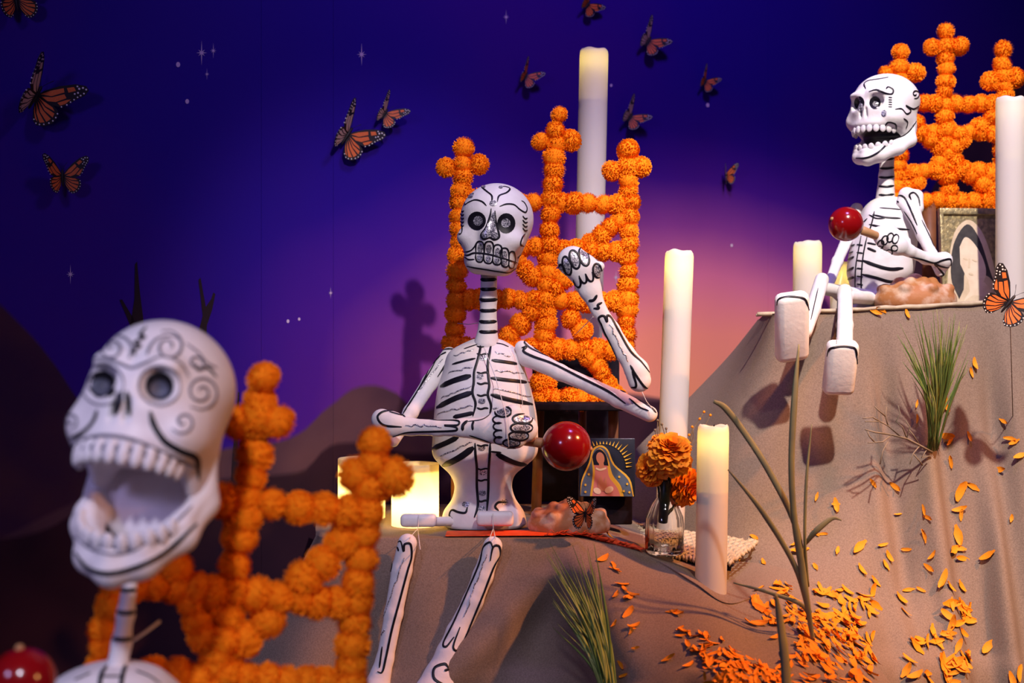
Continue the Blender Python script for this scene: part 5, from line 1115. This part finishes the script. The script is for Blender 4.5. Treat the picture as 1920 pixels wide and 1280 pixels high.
wallfly('large monarch left of the middle chair with a pale raised wing', 652, 252, 66, -34, 66, 10, True)
wallfly('small monarch just right of the pale winged one', 722, 212, 42, -34, 66, 30, True)
wallfly('small monarch left of the tallest candle, near its top', 986, 142, 34, -30, 65, 25)
wallfly('tiny monarch at the top edge above the tallest candle', 1102, 8, 34, -40, 40, 10)
wallfly('small monarch high right of the tallest candle with pinkish raised wing', 1216, 76, 42, -38, 70, 24, True)
wallfly('small monarch right of the tallest candle, halfway up', 1182, 218, 38, -40, 70, 28, True)
wallfly('tiny monarch on the dark upper right sky beside a white dot', 1322, 152, 30, -30, 65, 25)
wallfly('tiny dark red monarch lowest on the right part of the mural', 1360, 328, 28, 5, 50, 50)
butterfly('red winged monarch standing before the bread on the middle tier', P(1098, 962, 2.17), 46 / F * 2.17, -2, (0.62, -.78, .0), (0, 0, 1), -8, 105)
butterfly('large bright monarch pinned on the cloth at the right edge', P(1893, 566, 2.20), 66 / F * 2.20, -38, (-.25, -1, .05), (0, 0, 1), 12, 22)
V, Fc = tube([P(1893, 566, 2.21), P(1897, 700, 2.30), cast(CLOTH, 1899, 780)[0]], 0.0008, 5); tag(part('wire_pin', V, Fc, M['stick']), 'thin wire holding the large monarch out from the cloth', 'wire')

# ------------------------------------------------------------------ fallen marigold petals
def petal_mesh(seed):
    rg = random.Random(seed); V = []; Fc = []; n = 5; c1_, c2_ = rg.uniform(.15, .5), rg.uniform(-.3, .3)
    for i in range(n + 1):
        q = i / n; w_ = [.10, .22, .30, .32, .26, .10][i] * rg.uniform(.85, 1.15); z = c1_ * (q - .5) ** 2 + .04
        for s in (-1, 0, 1): V.append((q - .5 + rg.uniform(-.02, .02), s * w_ * .62 + c2_ * (q - .5) ** 2 * .6, z + (.10 if s else 0.0) * q))
    for i in range(n):
        for s in range(2): a = i * 3 + s; Fc.append((a, a + 3, a + 4, a + 1))
    return mesh('petal', V, Fc, M['petal'])
PET = [petal_mesh(s) for s in range(6)]
def zone(x, y):
    w_ = 'orange marigold petal '
    if x > 1380 and y < 600: return w_ + 'lying along the top edge of the right tier below the bread'
    if 1690 < x < 1800 and y < 880: return w_ + 'caught in or beside the upright grass tuft'
    if 1800 <= x < 1840 and y < 830: return w_ + 'on the cloth just right of the upright grass tuft'
    if x > 1865 and y < 990: return w_ + 'on the far right cloth below the large monarch'
    if x > 1840: return w_ + 'alone on the far right lower cloth'
    if x > 1760 and y < 1000: return w_ + 'on the pale ridge of cloth below the grass tuft'
    if x > 1670 and y < 1000: return w_ + 'on the right cloth below the bare twig'
    if x > 1670 and y < 1125: return w_ + 'on the right cloth halfway between grass tuft and bottom edge'
    if x > 1765: return w_ + 'in the clump at the lower right of the cloth'
    if x > 1670: return w_ + 'at the bottom right, left of the lower right clump'
    if 1500 < x < 1600 and y < 1075: return w_ + 'close behind the stems of the dried reed plant'
    if 1600 <= x and y < 1120: return w_ + 'on open cloth right of the dried reed plant'
    if x < 1450 and y < 1070 and x > 1360: return w_ + 'at the loose corner of the woven mat'
    if x > 1575: return w_ + 'at the right end of the drift by the reed plant'
    if x < 1120: return w_ + 'on the corner of the middle tier by the paper streamer'
    if x < 1235: return w_ + 'in the row down the ridge right of the leaning grass'
    if x < 1310 and y < 1235: return w_ + 'scattered on the slope left of the front candle'
    if y > 1225: return w_ + 'in the drift along the bottom edge beside the dark leaf'
    return None
npet = 0; stuffV = []; stuffF = []
def drop(px, py, lpx, label, group, lone=True, ang=None, lift=0.0):
    global npet
    hit = cast(CLOTH, px, py)
    if not hit: return
    l, n = hit; n = (n + Vector((RNG.gauss(0, .12), RNG.gauss(0, .12), RNG.gauss(0, .12)))).normalized()
    a = n.orthogonal().normalized(); b = n.cross(a); B = Matrix(((a.x, b.x, n.x, 0), (a.y, b.y, n.y, 0), (a.z, b.z, n.z, 0), (0, 0, 0, 1)))
    s = lpx / F * l.y; Mx = Matrix.Translation(l + n * (0.0015 + lift)) @ B @ Matrix.Rotation(RNG.uniform(0, 6.28) if ang is None else ang, 4, 'Z') @ Matrix.Rotation(RNG.gauss(0, .22), 4, 'X') @ Matrix.Diagonal((s, s * RNG.uniform(.7, 1.05), s, 1))
    m = RNG.choice(PET); label = zone(px, py) or label
    if lone:
        o = inst('marigold_petal', m, Mx); tag(o, label, 'petal', 'fallen marigold petals'); npet += 1
    else:
        k = len(stuffV); stuffV.extend(Mx @ v.co for v in m.vertices); stuffF.extend(tuple(i + k for i in p.vertices) for p in m.polygons)
GR = ('loose orange marigold petal caught on the hanging cloth of the right tier', 'petals on the right cloth')
GM = ('loose orange marigold petal on the sloping cloth near the front candle', 'petals on the middle slope')
for px, py, l_ in [(1640, 585, 26), (1652, 579, 22), (1700, 588, 20), (1826, 682, 24), (1820, 698, 20), (1770, 755, 28), (1776, 762, 22), (1735, 727, 16), (1720, 757, 16), (1722, 785, 18), (1778, 818, 34), (1783, 825, 22), (1818, 818, 20), (1750, 832, 24), (1757, 840, 20), (1884, 790, 24), (1896, 822, 26), (1903, 828, 22), (1912, 855, 26), (1785, 866, 24), (1875, 880, 26),
                   (1800, 920, 40), (1825, 912, 26), (1638, 905, 20), (1680, 912, 26), (1568, 947, 28), (1532, 931, 18), (1530, 1000, 18), (1543, 1001, 18), (1567, 946, 16), (1735, 957, 26), (1742, 970, 22), (1800, 955, 28), (1803, 965, 22), (1736, 1005, 28), (1797, 1003, 40), (1685, 965, 16), (1897, 972, 16), (1610, 1025, 38), (1655, 1022, 20), (1665, 1042, 24), (1570, 1034, 22),
                   (1701, 1030, 20), (1785, 1032, 40), (1797, 1028, 28), (1802, 1046, 28), (1750, 1042, 22), (1743, 1064, 24), (1855, 1042, 36), (1614, 1068, 26), (1640, 1090, 26), (1530, 1064, 20), (1770, 1085, 38), (1800, 1098, 26), (1780, 1100, 26), (1703, 1106, 24), (1727, 1106, 18), (1686, 1122, 30), (1697, 1150, 24), (1634, 1108, 32), (1432, 1056, 22), (1415, 1007, 18), (1388, 1044, 22), (1500, 1034, 36), (1490, 1022, 22), (1660, 1060, 22)]:
    drop(px, py, l_, *GR)
def area(poly, n, lo, hi, lab, lone=True, lift=0.0):
    xs = [p[0] for p in poly]; ys = [p[1] for p in poly]; c = 0; tries = 0
    while c < n and tries < n * 30:
        tries += 1; x, y = RNG.uniform(min(xs), max(xs)), RNG.uniform(min(ys), max(ys)); ins = False
        for (x0, y0), (x1, y1) in zip(poly, poly[1:] + poly[:1]):
            if (y0 > y) != (y1 > y) and x < (x1 - x0) * (y - y0) / (y1 - y0) + x0: ins = not ins
        if ins: drop(x, y, RNG.uniform(lo, hi), *lab, lone, None, lift * RNG.random()); c += 1
area([(1775, 1130), (1812, 1128), (1815, 1180), (1820, 1230), (1790, 1230), (1768, 1170)], 20, 24, 40, GR)
area([(1700, 1215), (1745, 1180), (1760, 1205), (1735, 1215)], 7, 28, 42, GR)
area([(1750, 1225), (1815, 1215), (1815, 1285), (1770, 1285)], 18, 24, 40, GR)
area([(1580, 1130), (1640, 1110), (1640, 1290), (1590, 1290)], 26, 22, 38, GR)
for px, py in ((1705, 1240), (1735, 1262), (1715, 1268), (1852, 1212), (1900, 1275), (1908, 1262), (1700, 1258)): drop(px, py, 34, *GR)
GP = ('orange marigold petal in the dense drift around the dried reed plant', 'petals in the drift')
area([(1500, 1095), (1580, 1105), (1640, 1130), (1620, 1220), (1540, 1225), (1480, 1190), (1400, 1130), (1410, 1105)], 75, 22, 42, GP)
area([(1240, 1130), (1300, 1150), (1375, 1200), (1300, 1230), (1255, 1180)], 22, 16, 30, GM)
area([(1310, 1220), (1370, 1215), (1480, 1270), (1470, 1290), (1350, 1290)], 45, 20, 34, GM)
area([(1130, 1050), (1190, 1040), (1205, 1280), (1165, 1280)], 16, 18, 32, GM)
area([(1380, 1140), (1500, 1150), (1560, 1240), (1500, 1260), (1420, 1190)], 12, 24, 36, GM)
for px, py in ((1165, 1098, ), (1130, 1050), (1145, 1010), (1100, 995), (1290, 1020), (1255, 1235), (1290, 1250), (1740, 1275)): drop(px, py, 30, *GM)
area([(1490, 1150), (1600, 1160), (1630, 1230), (1560, 1262), (1500, 1230)], 80, 20, 38, GP, False, 0.010)
area([(1310, 1225), (1380, 1225), (1500, 1290), (1330, 1290)], 70, 16, 30, GP, False, 0.006)
area([(1440, 1240), (1640, 1225), (1640, 1300), (1440, 1300)], 45, 20, 36, GP, False, 0.006)
o = part('petal_drift', stuffV, stuffF, M['petal']); tag(o, 'drift of heaped orange marigold petals in the hollow of the cloth', 'petals', kind='stuff')
print('petals', npet, 'objects', len(bpy.data.objects))
